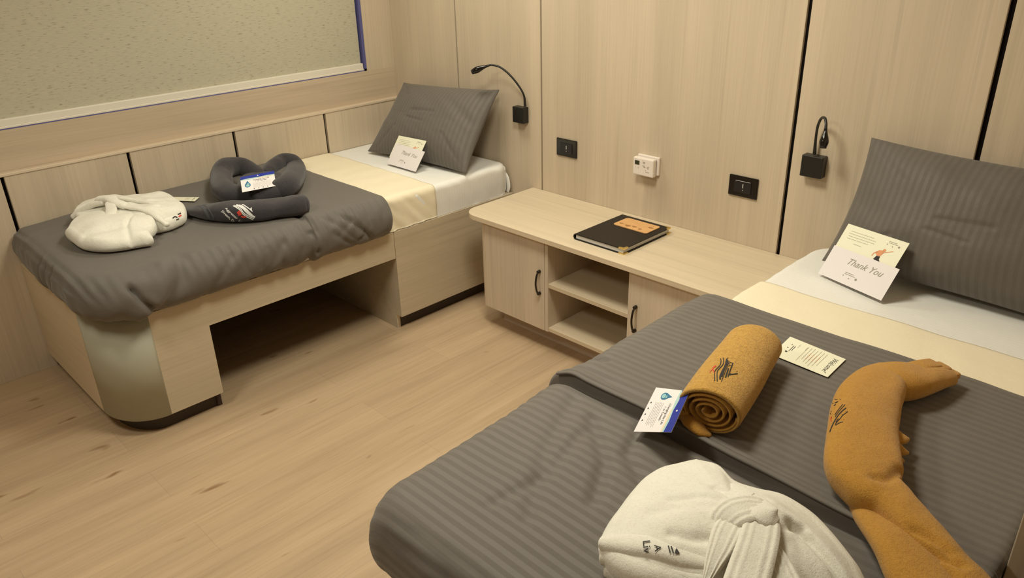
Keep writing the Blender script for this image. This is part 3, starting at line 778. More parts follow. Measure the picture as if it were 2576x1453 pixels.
# ================================================================= READING LAMPS
def lamp(x0, x1, z0, z1, path, label, dep=.036):
    t = thing('reading_lamp', label, 'lamp', ((x0 + x1) / 2, 0, z0), 'black gooseneck reading lamps')
    b_ = box('lamp_box', x0, x1, -dep, 0, z0, z1, M['black'], t, .003)
    xm = (x0 + x1) / 2
    V, Fc = merge([sweep_geo([(xm, -dep / 2, z0 - .004, .004, .004), (xm, -dep / 2, z0 + .004, .005, .005)], k=2, n=12)]); mesh('switch_nub', V, Fc, M['black'], b_, True)
    nk = [(*p, .0046, .0046) for p in path[:-3]]
    nk[0] = (*path[0], .0065, .0065)
    strand('gooseneck', nk + [(*path[-3], .0048, .0048)], M['black'], t, k=8, n=12, up=(.3, .9, .1))
    a, bq, c = [np.array(p) for p in path[-3:]]
    hd = [(*a, .0052, .0052), (*(a * .6 + bq * .4), .0068, .0068), (*bq, .0125, .0125), (*(bq * .5 + c * .5), .0150, .0150), (*c, .0120, .0120)]
    h = strand('lamp_head', hd, M['gloss'], t, k=8, n=20, up=(.3, .9, .1), cap=.1)
    d_ = (c - bq) / np.linalg.norm(c - bq)
    strand('lens_rim', [(*(c), .0112, .0112), (*(c + d_ * .006), .0108, .0108)], M['black'], h, k=3, n=20, up=(.3, .9, .1), cap=.1)
    return t
bxa = at(1304, 262, y=-.036); bxb = at(1330, 308, y=-.036)
lamp(.940, 1.012, .852, .926, [at(1321, 266, y=-.02), at(1318, 240, y=-.024), at(1303, 213, y=-.035), at(1280, 186, y=-.055), at(1258, 169, y=-.075), at(1238, 163.5, y=-.095), at(1228, 165, y=-.105), at(1208, 172, y=-.125), at(1190, 180, y=-.145)],
     'black reading lamp on the wall beside the left bed, neck arched out sideways')
lamp(2.366, 2.443, .868, .944, [at(2049, 386, y=-.02), at(2052, 350, y=-.024), at(2057, 318, y=-.03), at(2066, 298, y=-.045), at(2075, 297, y=-.065), at(2078, 310, y=-.078), at(2077.5, 322, y=-.084), at(2074.5, 347, y=-.094), at(2071, 368, y=-.10)],
     'black reading lamp on the wall beside the right bed, neck looped down on itself')

# ================================================================= CARDS
def quad_map(c):
    c = [np.array(q, float) for q in c]            # BL, BR, TR, TL
    n = np.cross(c[1] - c[0], c[3] - c[0]); n /= np.linalg.norm(n)
    if n @ (CAM - c[0]) < 0: n = -n
    def f(u, v, l=0.0): return c[0] * (1 - u) * (1 - v) + c[1] * u * (1 - v) + c[2] * u * v + c[3] * (1 - u) * v + n * l
    return f, np.linalg.norm(c[1] - c[0]), np.linalg.norm(c[3] - c[0])
def sheet_card(name, c, mat, parent=None, th_=.0006, bow=0.0):
    f, w, h = quad_map(c); n = 12; V = []; 
    for l in (0, -th_):
        for j in range(n + 1):
            for i in range(n + 1):
                u, v = i / n, j / n; V.append(f(u, v, l + bow * (1 - (2 * u - 1) ** 2)))
    k = (n + 1) ** 2; Fc = []
    for j in range(n):
        for i in range(n):
            a = j * (n + 1) + i; Fc.append((a, a + 1, a + n + 2, a + n + 1)); Fc.append((k + a, k + a + n + 1, k + a + n + 2, k + a + 1))
    for i in range(n):
        for (a, b_) in ((i, i + 1), (n * (n + 1) + i, n * (n + 1) + i + 1), (i * (n + 1), (i + 1) * (n + 1)), (i * (n + 1) + n, (i + 1) * (n + 1) + n)): Fc.append((a, b_, k + b_, k + a))
    return mesh(name, V, Fc, mat, parent, False), f, w, h
def printed(name, geos, f, w, h, mat, parent, lift=.0004, bow=0.0):
    V, Fc = merge(geos); return mesh(name, [f(p[0] / w, p[1] / h, lift + bow * (1 - (2 * p[0] / w - 1) ** 2)) for p in V], Fc, mat, parent)
def tx(s, x, y, size, italic=0, bold=0): return placed_text(s, (x, y), (1, 0), (0, 1), size, italic, bold)
def lines(x0, x1, y0, dy, n, th_=.0007, var=.25):
    g = []
    for i in range(n):
        a = x0 + random.random() * var * .2 * (x1 - x0); b_ = x1 - random.random() * var * (x1 - x0); x = a
        while x < b_:
            l = random.uniform(.003, .008); e = min(x + l, b_); g.append(poly_geo([(x, y0 - i * dy), (e, y0 - i * dy), (e, y0 - i * dy + th_), (x, y0 - i * dy + th_)])); x = e + .0012
    return g
def ellipse(cx, cy, rx, ry, n=16): return poly_geo([(cx + rx * math.cos(t), cy + ry * math.sin(t)) for t in np.linspace(0, 2 * math.pi, n + 1)[:-1]])
def logo_lines(x, y, s=1.0):
    g = [tx('BERLENGA', x, y + .006 * s, .004 * s)] if 0 else []
    for i, wd in enumerate((.030, .036)): g += lines(x, x + wd * s, y + .012 * s - i * .005 * s, 1, 1, .0018 * s, 0)
    g.append(ellipse(x + .043 * s, y + .003 * s, .0038 * s, .0036 * s)); g.append(ellipse(x - .002 * s, y + .0015 * s, .0022 * s, .0018 * s)); g.append(ellipse(x + .020 * s, y - .002 * s, .0022 * s, .0018 * s))
    return g
def envelope_pair(env_px, card_px, zb, where, tree, gap):
    BL = at(*env_px[0], z=zb); BR = at(*env_px[1], z=zb)
    w = np.linalg.norm(BR - BL)
    up_ = surf(*gap, tree); up_ = up_ + (CAM - up_) / np.linalg.norm(CAM - up_) * .018; pn = np.cross(BR - BL, up_ - BL)
    TL = at_plane(*env_px[3], BL, pn); TR = at_plane(*env_px[2], BL, pn)
    e, f, w_, h_ = sheet_card('envelope', [BL, BR, TR, TL], M['paper'])
    tag(e, 'white envelope reading Thank You standing against the pillow on the ' + where, 'envelope', 'thank-you envelopes')
    s = w_ / .23
    printed('lettering', [tx('Thank You', .066 * s, h_ * .60, .028 * s, .45)], f, w_, h_, M['ink'], e)['label'] = 'grey italic lettering'
    printed('small_crest', logo_lines(.082 * s, h_ * .23, s), f, w_, h_, M['ink'], e)
    nrm = np.cross(BR - BL, TL - BL); nrm /= np.linalg.norm(nrm)
    if nrm @ (CAM - BL) < 0: nrm = -nrm
    P0 = BL - nrm * .002
    cTL = at_plane(*card_px[0], P0, nrm); cTR = at_plane(*card_px[1], P0, nrm); dn = (BL - TL) / np.linalg.norm(BL - TL); ht = .55 * np.linalg.norm(cTR - cTL)
    cc, f, w_, h_ = sheet_card('greeting_card', [cTL + dn * ht, cTR + dn * ht, cTR, cTL], M['cream_paper'])
    tag(cc, 'cream picture card with a leaping figure tucked behind the envelope on the ' + where, 'card', 'thank-you cards')
    s = w_ / .2
    printed('printed_lines', lines(.018 * s, .11 * s, h_ - .018 * s, .0075 * s, 4, .0010 * s, .2) + lines(.05 * s, .075 * s, h_ - .052 * s, 1, 1, .0012 * s, 0), f, w_, h_, M['ink'], cc)
    printed('small_crest', logo_lines(.145 * s, h_ - .022 * s, .8 * s), f, w_, h_, M['ink'], cc)
    X0, Y0 = .135 * s, h_ - .052 * s
    fig = [poly_geo([(X0 - .010 * s, Y0 - .002 * s), (X0 - .004 * s, Y0 + .008 * s), (X0 + .008 * s, Y0 + .011 * s), (X0 + .013 * s, Y0 + .004 * s), (X0 + .008 * s, Y0 - .008 * s), (X0, Y0 - .010 * s)]),
           stroke2([(X0 - .006 * s, Y0 + .003 * s), (X0 - .013 * s, Y0 - .004 * s), (X0 - .015 * s, Y0 - .013 * s)], .003 * s),
           stroke2([(X0 + .010 * s, Y0 + .004 * s), (X0 + .022 * s, Y0 + .010 * s), (X0 + .036 * s, Y0 + .017 * s)], .0022 * s), ellipse(X0 + .011 * s, Y0 + .012 * s, .0045 * s, .0045 * s)]
    printed('leaping_figure', fig, f, w_, h_, M['orange'], cc, .0005)
    printed('dark_trousers', [poly_geo([(X0 - .002 * s, Y0 - .009 * s), (X0 + .009 * s, Y0 - .008 * s), (X0 + .010 * s, Y0 - .016 * s), (X0 + .016 * s, Y0 - .022 * s), (X0 + .012 * s, Y0 - .024 * s), (X0 - .006 * s, Y0 - .020 * s)])], f, w_, h_, M['inkdark'], cc, .0006)
envelope_pair([(2058.2, 686.5), (2216.4, 755.9), (2263.4, 677.2), (2099.8, 615.9)], [(2134.6, 562.1), (2288.3, 612)], .648, 'right bed', bvh_of(pil2), (2215, 592))
envelope_pair([(973.5, 411), (1045.5, 431.9), (1069, 381.5), (996.4, 360)], [(1003.4, 340.6), (1072.8, 354.3)], .646, 'left bed', bvh_of(pil1), (1040, 349))

def welcome_card(c, label, group):
    e, f, w, h = sheet_card('welcome_card', c, M['cream_paper'])
    tag(e, label, 'card', group)
    s = w / .12
    printed('lettering', [tx('Welcome!', .016 * s, h * .845, .020 * s, .5)], f, w, h, M['inkdark'], e)['label'] = 'dark script lettering'
    printed('printed_lines', lines(.012 * s, .108 * s, h * .72, .0085 * s, 7, .0009 * s, .25) + lines(.02 * s, .04 * s, h * .38, .02 * s, 2, .0009 * s, .1), f, w, h, M['ink'], e)
    printed('orange_lines', lines(.040 * s, .082 * s, h * .66, .0085 * s, 4, .0011 * s, .2), f, w, h, M['orange'], e, .0005)
    printed('small_crest', logo_lines(.038 * s, h * .13, s * .95), f, w, h, M['inkdark'], e)
    return e
tree_d2 = bvh_of(du2); tree_d1 = bvh_of(du1)
def flat_quad(px, tree, lift):
    P = np.array([surf(*p, tree) for p in px]); c = P.mean(0); A_ = np.column_stack([P[:, :2] - c[:2], np.ones(4)])
    k = np.linalg.lstsq(A_, P[:, 2], rcond=None)[0]; nn = np.array([-k[0], -k[1], 1.0]); p0 = np.array([c[0], c[1], k[2] + lift])
    return [at_plane(*p, p0, nn) for p in px]
q = flat_quad([(1941, 891), (1988, 846), (2128, 903), (2082, 948)], tree_d2, .004)
c_w = [q[1], q[0], q[3], q[2]]
welcome_card(c_w, 'cream welcome card lying flat between the two mustard towels', 'welcome cards')
q = flat_quad([(424, 503), (433.5, 495), (501.4, 495.5), (490, 506)], tree_d1, .006)
welcome_card([q[1], q[0], q[3], q[2]], 'cream card lying flat just behind the white bathrobe on the left bed', 'welcome cards')

def reef_card(c, label, cut=False, hilift=.0):
    e, f, w, h = sheet_card('towel_care_card', c, M['paper'])
    tag(e, label, 'card', 'blue-topped towel cards')
    s = w / .165
    printed('blue_header', [poly_geo([(0, h), (0, h * .80), (w * .25, h * .83), (w * .5, h * .80), (w * .75, h * .82), (w, h * .80), (w, h)][::-1])], f, w, h, M['blue'], e, .0005)['label'] = 'deep blue header band'
    printed('header_wave', [poly_geo([(0, h * .82), (0, h * .76), (w * .3, h * .74), (w * .6, h * .77), (w, h * .75), (w, h * .82)][::-1])], f, w, h, M['sky'], e, .0003)
    printed('sand_band', [poly_geo([(w * .35, h * .78), (w * .55, h * .71), (w, h * .71), (w, h * .78)][::-1])], f, w, h, M['sand'], e, .0002)
    printed('white_dot', [ellipse(w * .5, h * .90, .0035 * s, .003 * s)], f, w, h, M['mark'], e, .0008)
    dx, dy = .030 * s, h * .36
    drop = [(dx, dy + .034 * s), (dx + .006 * s, dy + .021 * s), (dx + .0135 * s, dy + .008 * s), (dx + .0135 * s, dy - .003 * s), (dx + .008 * s, dy - .010 * s), (dx, dy - .012 * s), (dx - .008 * s, dy - .010 * s), (dx - .0135 * s, dy - .003 * s), (dx - .0135 * s, dy + .008 * s), (dx - .006 * s, dy + .021 * s)]
    printed('water_drop', [poly_geo(drop)], f, w, h, M['teal'], e, .0005)
    printed('drop_highlight', [ellipse(dx, dy, .009 * s, .008 * s), ellipse(dx + .002 * s, dy + .012 * s, .006 * s, .003 * s)], f, w, h, M['aqua'], e, .0007)
    printed('lettering', [tx('Changing Sea Life', .056 * s, h * .62, .0115 * s), tx('1 in Towels', .068 * s, h * .52, .0115 * s)], f, w, h, M['inkdark'], e)
    printed('printed_lines', lines(.054 * s, .150 * s, h * .44, .0062 * s, 6, .0009 * s, .15), f, w, h, M['ink'], e)
    printed('small_symbols', [ellipse((.058 + .022 * i) * s, h * .08, .0028 * s, .0024 * s) for i in range(4)], f, w, h, M['inkdark'], e)
    return e
zb = TD + .006
TLb = surf(1648.6, 1003.4, tree_d2, .032); BLb = surf(1593.2, 1104.1, tree_d2, .020)
# card read from the left: its top edge (blue) is the raised right-hand edge against the roll
TRb = at_dist(1735.3, 983.7, TLb, .125, -1); BRb = at_plane(1688.6, 1086.8, TLb, np.cross(BLb - TLb, TRb - TLb))
reef_card([TLb, BLb, BRb, TRb], 'white card with blue top leaning against the rolled mustard towel')

# ================================================================= ROLLED TOWEL
rt = thing('rolled_towel', 'mustard terry towel rolled up on the right bed, ship embroidered on top', 'towel', (2.76, -1.15, TD + .012))
ZB = TD + .020
A0 = np.array([2.830, -1.342, 0]); A1 = np.array([2.745, -.975, 0])
ax = (A1 - A0) / np.linalg.norm(A1 - A0); sd = np.array([ax[1], -ax[0], 0]); upz = np.array([0, 0, 1.])
RW, RH = .070, .052
def roll_pt(s, a, r, lump=0.0):
    c = A0 + (A1 - A0) * s + upz * (ZB + RH)
    return c + sd * math.cos(a) * RW * r + upz * math.sin(a) * RH * r
V = []; n = 60; K = 46
for i in range(K + 1):
    s = i / K; rr = 1 + .035 * math.sin(s * 5) - .02 * (1 if s < .02 else 0)
    if s > .9: rr *= math.sqrt(max(0, 1 - ((s - .9) / .1) ** 2 * .75))
    for j in range(n):
        a = 2 * math.pi * j / n; V.append(roll_pt(s, a, rr))
V = np.array(V); V += (noise(V, 22, 2) * .002)[:, None] * np.array([.5, .3, 1])
Fc = [(i * n + j, i * n + (j + 1) % n, (i + 1) * n + (j + 1) % n, (i + 1) * n + j) for i in range(K) for j in range(n)] + [tuple(K * n + j for j in range(n))]
ring_in = []
body = mesh('towel_body', V, Fc, M['gold_terry'], rt, True)
sm = body.modifiers.new('terry_thickness', 'SOLIDIFY'); sm.thickness = .007; sm.offset = -1
# spiral of cloth seen at the near end
pl = []
for k in range(150):
    th_ = k / 149 * 2 * math.pi * 3.6 + 2.6; r_ = .16 + .72 * k / 149
    pl.append((th_, r_))
V = []
for e_ in (.004, .30):
    for (th_, r_) in pl:
        for dr in (-.035, .035): V.append(roll_pt(e_ + .004 * math.sin(th_ * 2.0) * (e_ < .1), th_, r_ + dr))
m_ = len(pl); Fc = []
for k in range(m_ - 1):
    a = 2 * k; Fc += [(a, a + 1, a + 3, a + 2), (2 * m_ + a, 2 * m_ + a + 2, 2 * m_ + a + 3, 2 * m_ + a + 1), (a, a + 2, 2 * m_ + a + 2, 2 * m_ + a), (a + 1, 2 * m_ + a + 1, 2 * m_ + a + 3, a + 3)]
Fc += [(0, 2 * m_, 2 * m_ + 1, 1)]
sp_ = mesh('towel_coil', V, Fc, M['gold_soft'], rt, True)
pe = [A0 + upz * (ZB + .024) + ax * .02 - sd * .055, A0 + upz * (ZB + .020) - ax * .004 - sd * .032, A0 + upz * (ZB + .014) - ax * .016 - sd * .006, A0 + upz * (ZB + .008) - ax * .016 + sd * .014]
strand('loose_corner', [(*pe[0], .012, .008), (*pe[1], .022, .010), (*pe[2], .018, .008), (*pe[3], .006, .005)], M['gold_soft'], rt, k=6, n=16, nz=.002)
strand('loose_corner', [(*(A0 + upz * (ZB + RH - .004) - sd * .060 + ax * .04), .005, .016), (*(A0 + upz * (ZB + RH - .022) - sd * .064 + ax * .012), .006, .022), (*(A0 + upz * (ZB + .018) - sd * .056 + ax * .004), .006, .012)], M['gold_soft'], rt, k=5, n=16, nz=.0012)
tree = bvh_of(body)
def c4(p, s=14.53, o_=(1780, 880)): return (o_[0] + p[0] / s, o_[1] + p[1] / s)
def cs(pl, w, s=14.53, o_=(1780, 880)): return stroke2([c4(p, s, o_) for p in pl], .85 * w / s)
g = [cs([(475, 315), (490, 420), (450, 560), (340, 680), (270, 770), (250, 850), (255, 1000), (255, 1135)], 34), cs([(565, 290), (585, 400), (560, 530), (470, 640), (380, 740), (345, 830), (345, 1000), (350, 1150)], 36),
     cs([(700, 335), (675, 470), (640, 590), (560, 740), (490, 880), (450, 1000), (462, 1080)], 70), cs([(735, 380), (690, 520), (630, 650), (560, 830), (500, 990)], 70),
     cs([(795, 405), (500, 1155)], 26), cs([(760, 670), (650, 1010)], 58), cs([(925, 470), (740, 975)], 46), cs([(820, 455), (885, 480)], 16), cs([(815, 460), (765, 620)], 14), cs([(785, 545), (850, 575)], 16),
     cs([(805, 905), (1095, 865)], 36), cs([(800, 930), (850, 850)], 30), cs([(740, 290), (700, 340)], 22), cs([(1045, 780), (1085, 800)], 14)]
embroider('ship_embroidery', merge(g), tree, M['inkdark'], rt)['label'] = 'black stitched ship'
embroider('red_embroidery', merge([cs([(310, 580), (240, 630), (190, 690), (230, 780), (255, 860)], 46), cs([(210, 660), (130, 760), (80, 840)], 18)]), tree, M['red'], rt)['label'] = 'red stitched diver mark'

# ================================================================= LONG BENT TOWEL
bt = thing('twisted_towel', 'long mustard towel bent into an S shape across the right bed', 'towel', (3.05, -1.05, TD + .012))
def tp(u, v, z, w, h): return (*at(u, v, z=z), w, h)
zt = TD + .018 + .036
main = [tp(2228, 938, zt - .012, .030, .026), tp(2212, 968, zt + .002, .056, .036), tp(2186, 1010, zt + .008, .067, .040), tp(2170, 1070, zt + .008, .069, .041), tp(2166, 1130, zt + .006, .070, .040), tp(2168, 1185, zt + .002, .072, .038), tp(2196, 1232, zt - .001, .058, .036), tp(2248, 1272, zt, .042, .034), tp(2312, 1335, zt, .036, .032), tp(2382, 1405, zt - .002, .032, .030), tp(2455, 1485, zt - .004, .032, .028), tp(2530, 1580, zt - .008, .026, .022)]
arm = [tp(2175, 985, zt - .006, .040, .028), tp(2225, 962, zt + .002, .054, .034), tp(2280, 957, zt + .002, .054, .033), tp(2335, 950, zt - .004, .042, .027), tp(2385, 948, zt - .014, .026, .018)]
g1_ = sweep_geo(main, k=9, n=48, power=2.7, nz=.0035, nscale=20, seed=1)
for pl, dep, w in (([at(2150, 1232, z=zt + .03), at(2240, 1300, z=zt + .03), at(2330, 1362, z=zt + .03), at(2420, 1412, z=zt + .03)], .012, .006), ([at(2200, 1195, z=zt + .04), at(2235, 1200, z=zt + .04), at(2262, 1188, z=zt + .02)], .009, .008), ([at(2300, 1320, z=zt + .03), at(2350, 1350, z=zt + .03), at(2395, 1385, z=zt + .03)], .010, .005)):
    g1_[0][:, 2] -= dep * np.exp(-(segdist(g1_[0][:, :2], [tuple(p[:2]) for p in pl]) / w) ** 2) * (g1_[0][:, 2] > zt)
body = mesh('towel_body', *g1_, M['gold_soft'], bt, True)
mesh('towel_arm', *sweep_geo(arm, k=8, n=36, power=2.4, nz=.003, nscale=24, seed=4), M['gold_soft'], bt, True)
zl = TD + .018
t2_ = [tp(2176, 1262, zl + .012, .026, .016), tp(2222, 1330, zl + .020, .038, .022), tp(2272, 1400, zl + .022, .046, .025), tp(2335, 1480, zl + .024, .050, .026), tp(2410, 1580, zl + .024, .044, .024)]
V, Fc = sweep_geo(t2_, k=8, n=30, power=2.3, nz=.003, nscale=20, seed=3)
mesh('towel_tail', V, Fc, M['gold_soft'], bt, True)
g = []
for (u, v, u2, v2, w, z_) in ((2256, 1100, 2284, 1105, .022, .030), (2254, 1128, 2284, 1138, .018, .024), (2252, 1152, 2272, 1158, .014, .018)):
    g.append(sweep_geo([(*at(u - 22, v - 4, z=zl + z_), .020, .010), (*at(u, v, z=zl + z_), w, .011), (*at((u + u2) / 2, (v + v2) / 2, z=zl + z_), w * .7, .009), (*at(u2, v2, z=zl + z_ - .004), .004, .004)], k=6, n=20, nz=.001))
V, Fc = merge(g); mesh('folded_tip', V, Fc, M['gold_soft'], bt, True)
g = []
for (a, b_, w, zz) in (((2318, 922), (2350, 917), .020, .016), ((2345, 930), (2374, 924), .019, .008), ((2368, 946), (2396, 938), .019, -.002)):
    g.append(sweep_geo([(*at(a[0] - 40, a[1] + 10, z=zt + zz - .004), w, .012), (*at(*a, z=zt + zz), w, .010), (*at(*b_, z=zt + zz - .006), w, .008)], k=6, n=28, power=4.5, cap=.3, nz=.0012))
V, Fc = merge(g); mesh('folded_end', V, Fc, M['gold_soft'], bt, True)
tree = bvh_of(body)
S5, O5 = 13.21, (2060, 990)
def c5(pl, w): return stroke2([c4(p, S5, O5) for p in pl], .68 * w / S5)
g = [c5([(795, 350), (700, 470), (600, 600), (530, 710)], 20), c5([(870, 365), (720, 530), (600, 680), (540, 780)], 22), c5([(905, 470), (780, 570), (650, 710), (560, 850), (480, 990), (420, 1130), (365, 1270)], 40),
     c5([(960, 590), (900, 640), (790, 720), (720, 810), (620, 920), (540, 1020)], 24), c5([(890, 580), (915, 635)], 20), c5([(770, 680), (800, 720)], 18), c5([(650, 830), (560, 940)], 22), c5([(800, 935), (680, 970), (550, 1050)], 24),
     c5([(530, 200), (620, 195)], 16), c5([(540, 310), (640, 260)], 30), c5([(500, 400), (570, 355)], 26), c5([(440, 310), (490, 320)], 14), c5([(700, 180), (740, 185)], 14), c5([(405, 610), (425, 580)], 14), c5([(385, 680), (400, 650)], 18)]
embroider('ship_embroidery', merge(g), tree, M['inkdark'], bt)['label'] = 'black stitched ship'
embroider('red_embroidery', c5([(430, 770), (400, 850), (415, 920)], 30), tree, M['red'], bt); embroider('red_embroidery', c5([(812, 855), (835, 860)], 22), tree, M['red'], bt)

# ================================================================= NEAR BATHROBE
ZR = TD + .016
rb2 = thing('bathrobe', 'large white terry bathrobe folded with knotted belt in the near foreground', 'bathrobe', (3.0, -1.62, ZR), 'folded white bathrobes')
zo_ = ZR + .035
ol = [at(u, v, z=zo_)[:2] for (u, v) in ((1745, 1172), (1800, 1188), (1845, 1228), (1905, 1246), (1975, 1262), (2045, 1300), (2095, 1348), (2140, 1405), (2182, 1465), (2190, 1540), (2080, 1600), (1900, 1590), (1730, 1520), (1610, 1478), (1545, 1440), (1508, 1392), (1512, 1352), (1545, 1300), (1590, 1238), (1650, 1195))]
def px2(u, v, z=ZR + .10): return tuple(at(u, v, z=z)[:2])
cre = [([px2(1690, 1245), px2(1760, 1250), px2(1810, 1262)], .004, .010), ([px2(1690, 1330), px2(1740, 1345), px2(1800, 1352)], .006, .010), ([px2(1990, 1310), px2(2040, 1345), px2(2100, 1400), px2(2160, 1470)], .016, .008), ([px2(1960, 1330), px2(1985, 1320), px2(2020, 1318)], .006, .008),
       ([px2(1800, 1225), px2(1835, 1245)], .006, .009), ([px2(1640, 1270), px2(1730, 1265), px2(1800, 1280)], .003, .014), ([px2(1965, 1360), px2(1950, 1400), px2(1960, 1453)], .008, .014), ([px2(1840, 1350), px2(1860, 1400), px2(1840, 1453)], .010, .012)]
def rdisp(V):
    z = noise(V, 11, 5) * .006 + noise(V * np.array([1, 1, 0]), 34, 6) * .0022
    for pl, dep, w in cre: z -= dep * np.exp(-(segdist(V[:, :2], pl) / w) ** 2)
    z += .012 * np.exp(-(segdist(V[:, :2], [px2(1950, 1270), px2(2050, 1330), px2(2130, 1420)]) / .03) ** 2)
    return z
# step between the top fold and the stack of layers in front (left-front side)
g0 = mound_geo(ol, ZR, .060, .030, .036, rdisp, 200, 60)
body = mesh('robe_body', *g0, M['white_terry'], rb2, True)
zf = ZR
layers = [
    [(1520, 1372, .046, .014, .016), (1560, 1372, .056, .020, .017), (1640, 1382, .066, .026, .017), (1720, 1400, .070, .026, .017), (1790, 1412, .072, .022, .016)],
    [(1518, 1400, .030, .016, .013), (1560, 1408, .034, .020, .013), (1630, 1425, .040, .022, .013), (1700, 1445, .042, .022, .013), (1780, 1462, .044, .018, .012)],
    [(1535, 1428, .014, .018, .013), (1590, 1452, .014, .024, .013), (1660, 1485, .014, .026, .013), (1760, 1520, .014, .022, .012)],
    [(1635, 1432, .050, .016, .014), (1700, 1440, .056, .020, .015), (1780, 1455, .058, .020, .014), (1830, 1470, .056, .016, .012)]]
g = []
for L_ in layers: g.append(sweep_geo([(*at(u, v, z=ZR + z_), w, h_) for (u, v, z_, w, h_) in L_], k=8, n=24, power=2.4, nz=.0022, nscale=30, seed=len(g)))
V, Fc = merge(g); lay = mesh('folded_layers', V, Fc, M['white_terry'], rb2, True)
def belt(pts, w, h_, seed=0): return sweep_geo([(*at(u, v, z=ZR + z_), w * ww, h_) for (u, v, z_, ww) in pts], k=12, n=60, power=2.8, ribs=(5 if seed not in (1, 5) else 0), ribd=.16, nz=.0008, nscale=30, seed=seed)
zk_ = .100
bparts = [
    [(1812, 1330, zk_ - .004, .7), (1826, 1304, zk_ + .008, .9), (1852, 1285, zk_ + .016, 1), (1888, 1277, zk_ + .018, 1.0), (1922, 1284, zk_ + .014, .9), (1948, 1304, zk_ - .002, .6)],
    [(1846, 1222, zk_ - .028, .4), (1862, 1234, zk_ - .010, .6), (1895, 1262, zk_ + .010, .75), (1925, 1290, zk_ + .022, .75), (1945, 1315, zk_ + .014, .5), (1952, 1330, zk_ + .004, .3)],
    [(1845, 1308, zk_ + .004, .7), (1828, 1340, zk_ + .006, .75), (1812, 1380, zk_ + .002, .65), (1795, 1420, zk_ - .006, .45), (1778, 1462, zk_ - .018, .25)],
    [(1922, 1300, zk_ + .010, .8), (1916, 1330, zk_ + .014, .95), (1905, 1375, zk_ + .012, 1.0), (1888, 1430, zk_ + .006, 1.05), (1865, 1500, zk_ - .004, 1.05), (1850, 1560, zk_ - .02, 1)],
    [(1940, 1385, zk_ - .004, .6), (1955, 1420, zk_ - .006, .8), (1975, 1470, zk_ - .01, .9), (1990, 1520, zk_ - .016, .9)],
    [(1818, 1235, zk_ - .016, .5), (1845, 1250, zk_ - .002, .7), (1885, 1258, zk_ + .006, .7)]]
V, Fc = merge([belt(p, .031, .0060, seed=i) for i, p in enumerate(bparts)])
mesh('belt', V, Fc, M['white_terry'], rb2, True)['label'] = 'ribbed terry belt tied in a knot'
tree = bvh_of(body)
def rtxt(s_, u, v, size, bold=.0): return placed_text(s_, (u, v), (0.12, .99), (.99, -.12), size, 0, bold)
g = [rtxt('Liv', 1617, 1361, 27), rtxt('A', 1646, 1372, 24), stroke2([(1681, 1374), (1686, 1391)], 3), stroke2([(1688, 1375), (1694, 1392)], 3), ([(1699, 1385), (1704, 1375), (1702, 1381), (1710, 1393), (1697, 1393)], [(0, 1, 2, 3, 4)])]
trees = BVHTree.FromPolygons([tuple(v) for v in list(g0[0]) + list(V)], list(map(tuple, g0[1])))
dgL = merge([sweep_geo([(*at(u, v, z=ZR + z_), w, h_) for (u, v, z_, w, h_) in L_], k=8, n=24, power=2.4, nz=.0022, nscale=30, seed=i) for i, L_ in enumerate(layers)])
allg = merge([g0, dgL]); trees = BVHTree.FromPolygons([tuple(v) for v in allg[0]], [tuple(int(i) for i in f) for f in allg[1]])
embroider('lettering', merge(g), trees, M['inkdark'], rb2, .002)['label'] = 'black stitched letters'

# ================================================================= FAR BATHROBE
rb1 = thing('bathrobe', 'white terry bathrobe folded with its belt at the foot of the left bed', 'bathrobe', (.42, -1.65, TD + .004), 'folded white bathrobes')
Z1 = TD + .006
def o2(lst, z): return [at(u, v, z=z)[:2] for (u, v) in lst]
bk = mound_geo(o2([(183, 540), (205, 516), (250, 505), (310, 500), (360, 494), (405, 490), (440, 500), (465, 520), (468, 543), (448, 556), (420, 566), (370, 575), (300, 580), (220, 570)], Z1 + .03), Z1, .050, .022, .020, lambda V: noise(V, 16, 2) * .006 + noise(V, 38, 3) * .003 - .012 * np.exp(-(segdist(V[:, :2], o2([(372, 502), (410, 498)], Z1 + .07)) / .005) ** 2) - .010 * np.exp(-(segdist(V[:, :2], o2([(395, 520), (402, 518)], Z1 + .07)) / .005) ** 2), 160, 44)
fr = mound_geo(o2([(165, 592), (190, 562), (240, 548), (300, 546), (350, 545), (385, 552), (396, 572), (378, 590), (385, 600), (350, 607), (300, 616), (250, 620), (200, 614)], Z1 + .03), Z1, .062, .026, .018, lambda V: noise(V, 18, 4) * .005 + noise(V, 42, 5) * .002 - .010 * np.exp(-(segdist(V[:, :2], [tuple(at(338, 530, z=.74)[:2]), tuple(at(318, 565, z=.74)[:2]), tuple(at(325, 600, z=.72)[:2])]) / .008) ** 2) - .008 * np.exp(-(segdist(V[:, :2], o2([(215, 590), (300, 575)], Z1 + .06)) / .02) ** 2) - .008 * np.exp(-(segdist(V[:, :2], o2([(365, 590), (383, 583)], Z1 + .05)) / .008) ** 2), 160, 44)
V, Fc = merge([bk, fr]); body1 = mesh('robe_body', V, Fc, M['white_terry'], rb1, True)
zq = Z1 + .072
def b1(pts, w, h_, sd_=0): return sweep_geo([(*at(u, v, z=zq + z_), w * ww, h_) for (u, v, z_, ww) in pts], k=8, n=20, power=2.3, nz=.0015, nscale=40, seed=sd_)
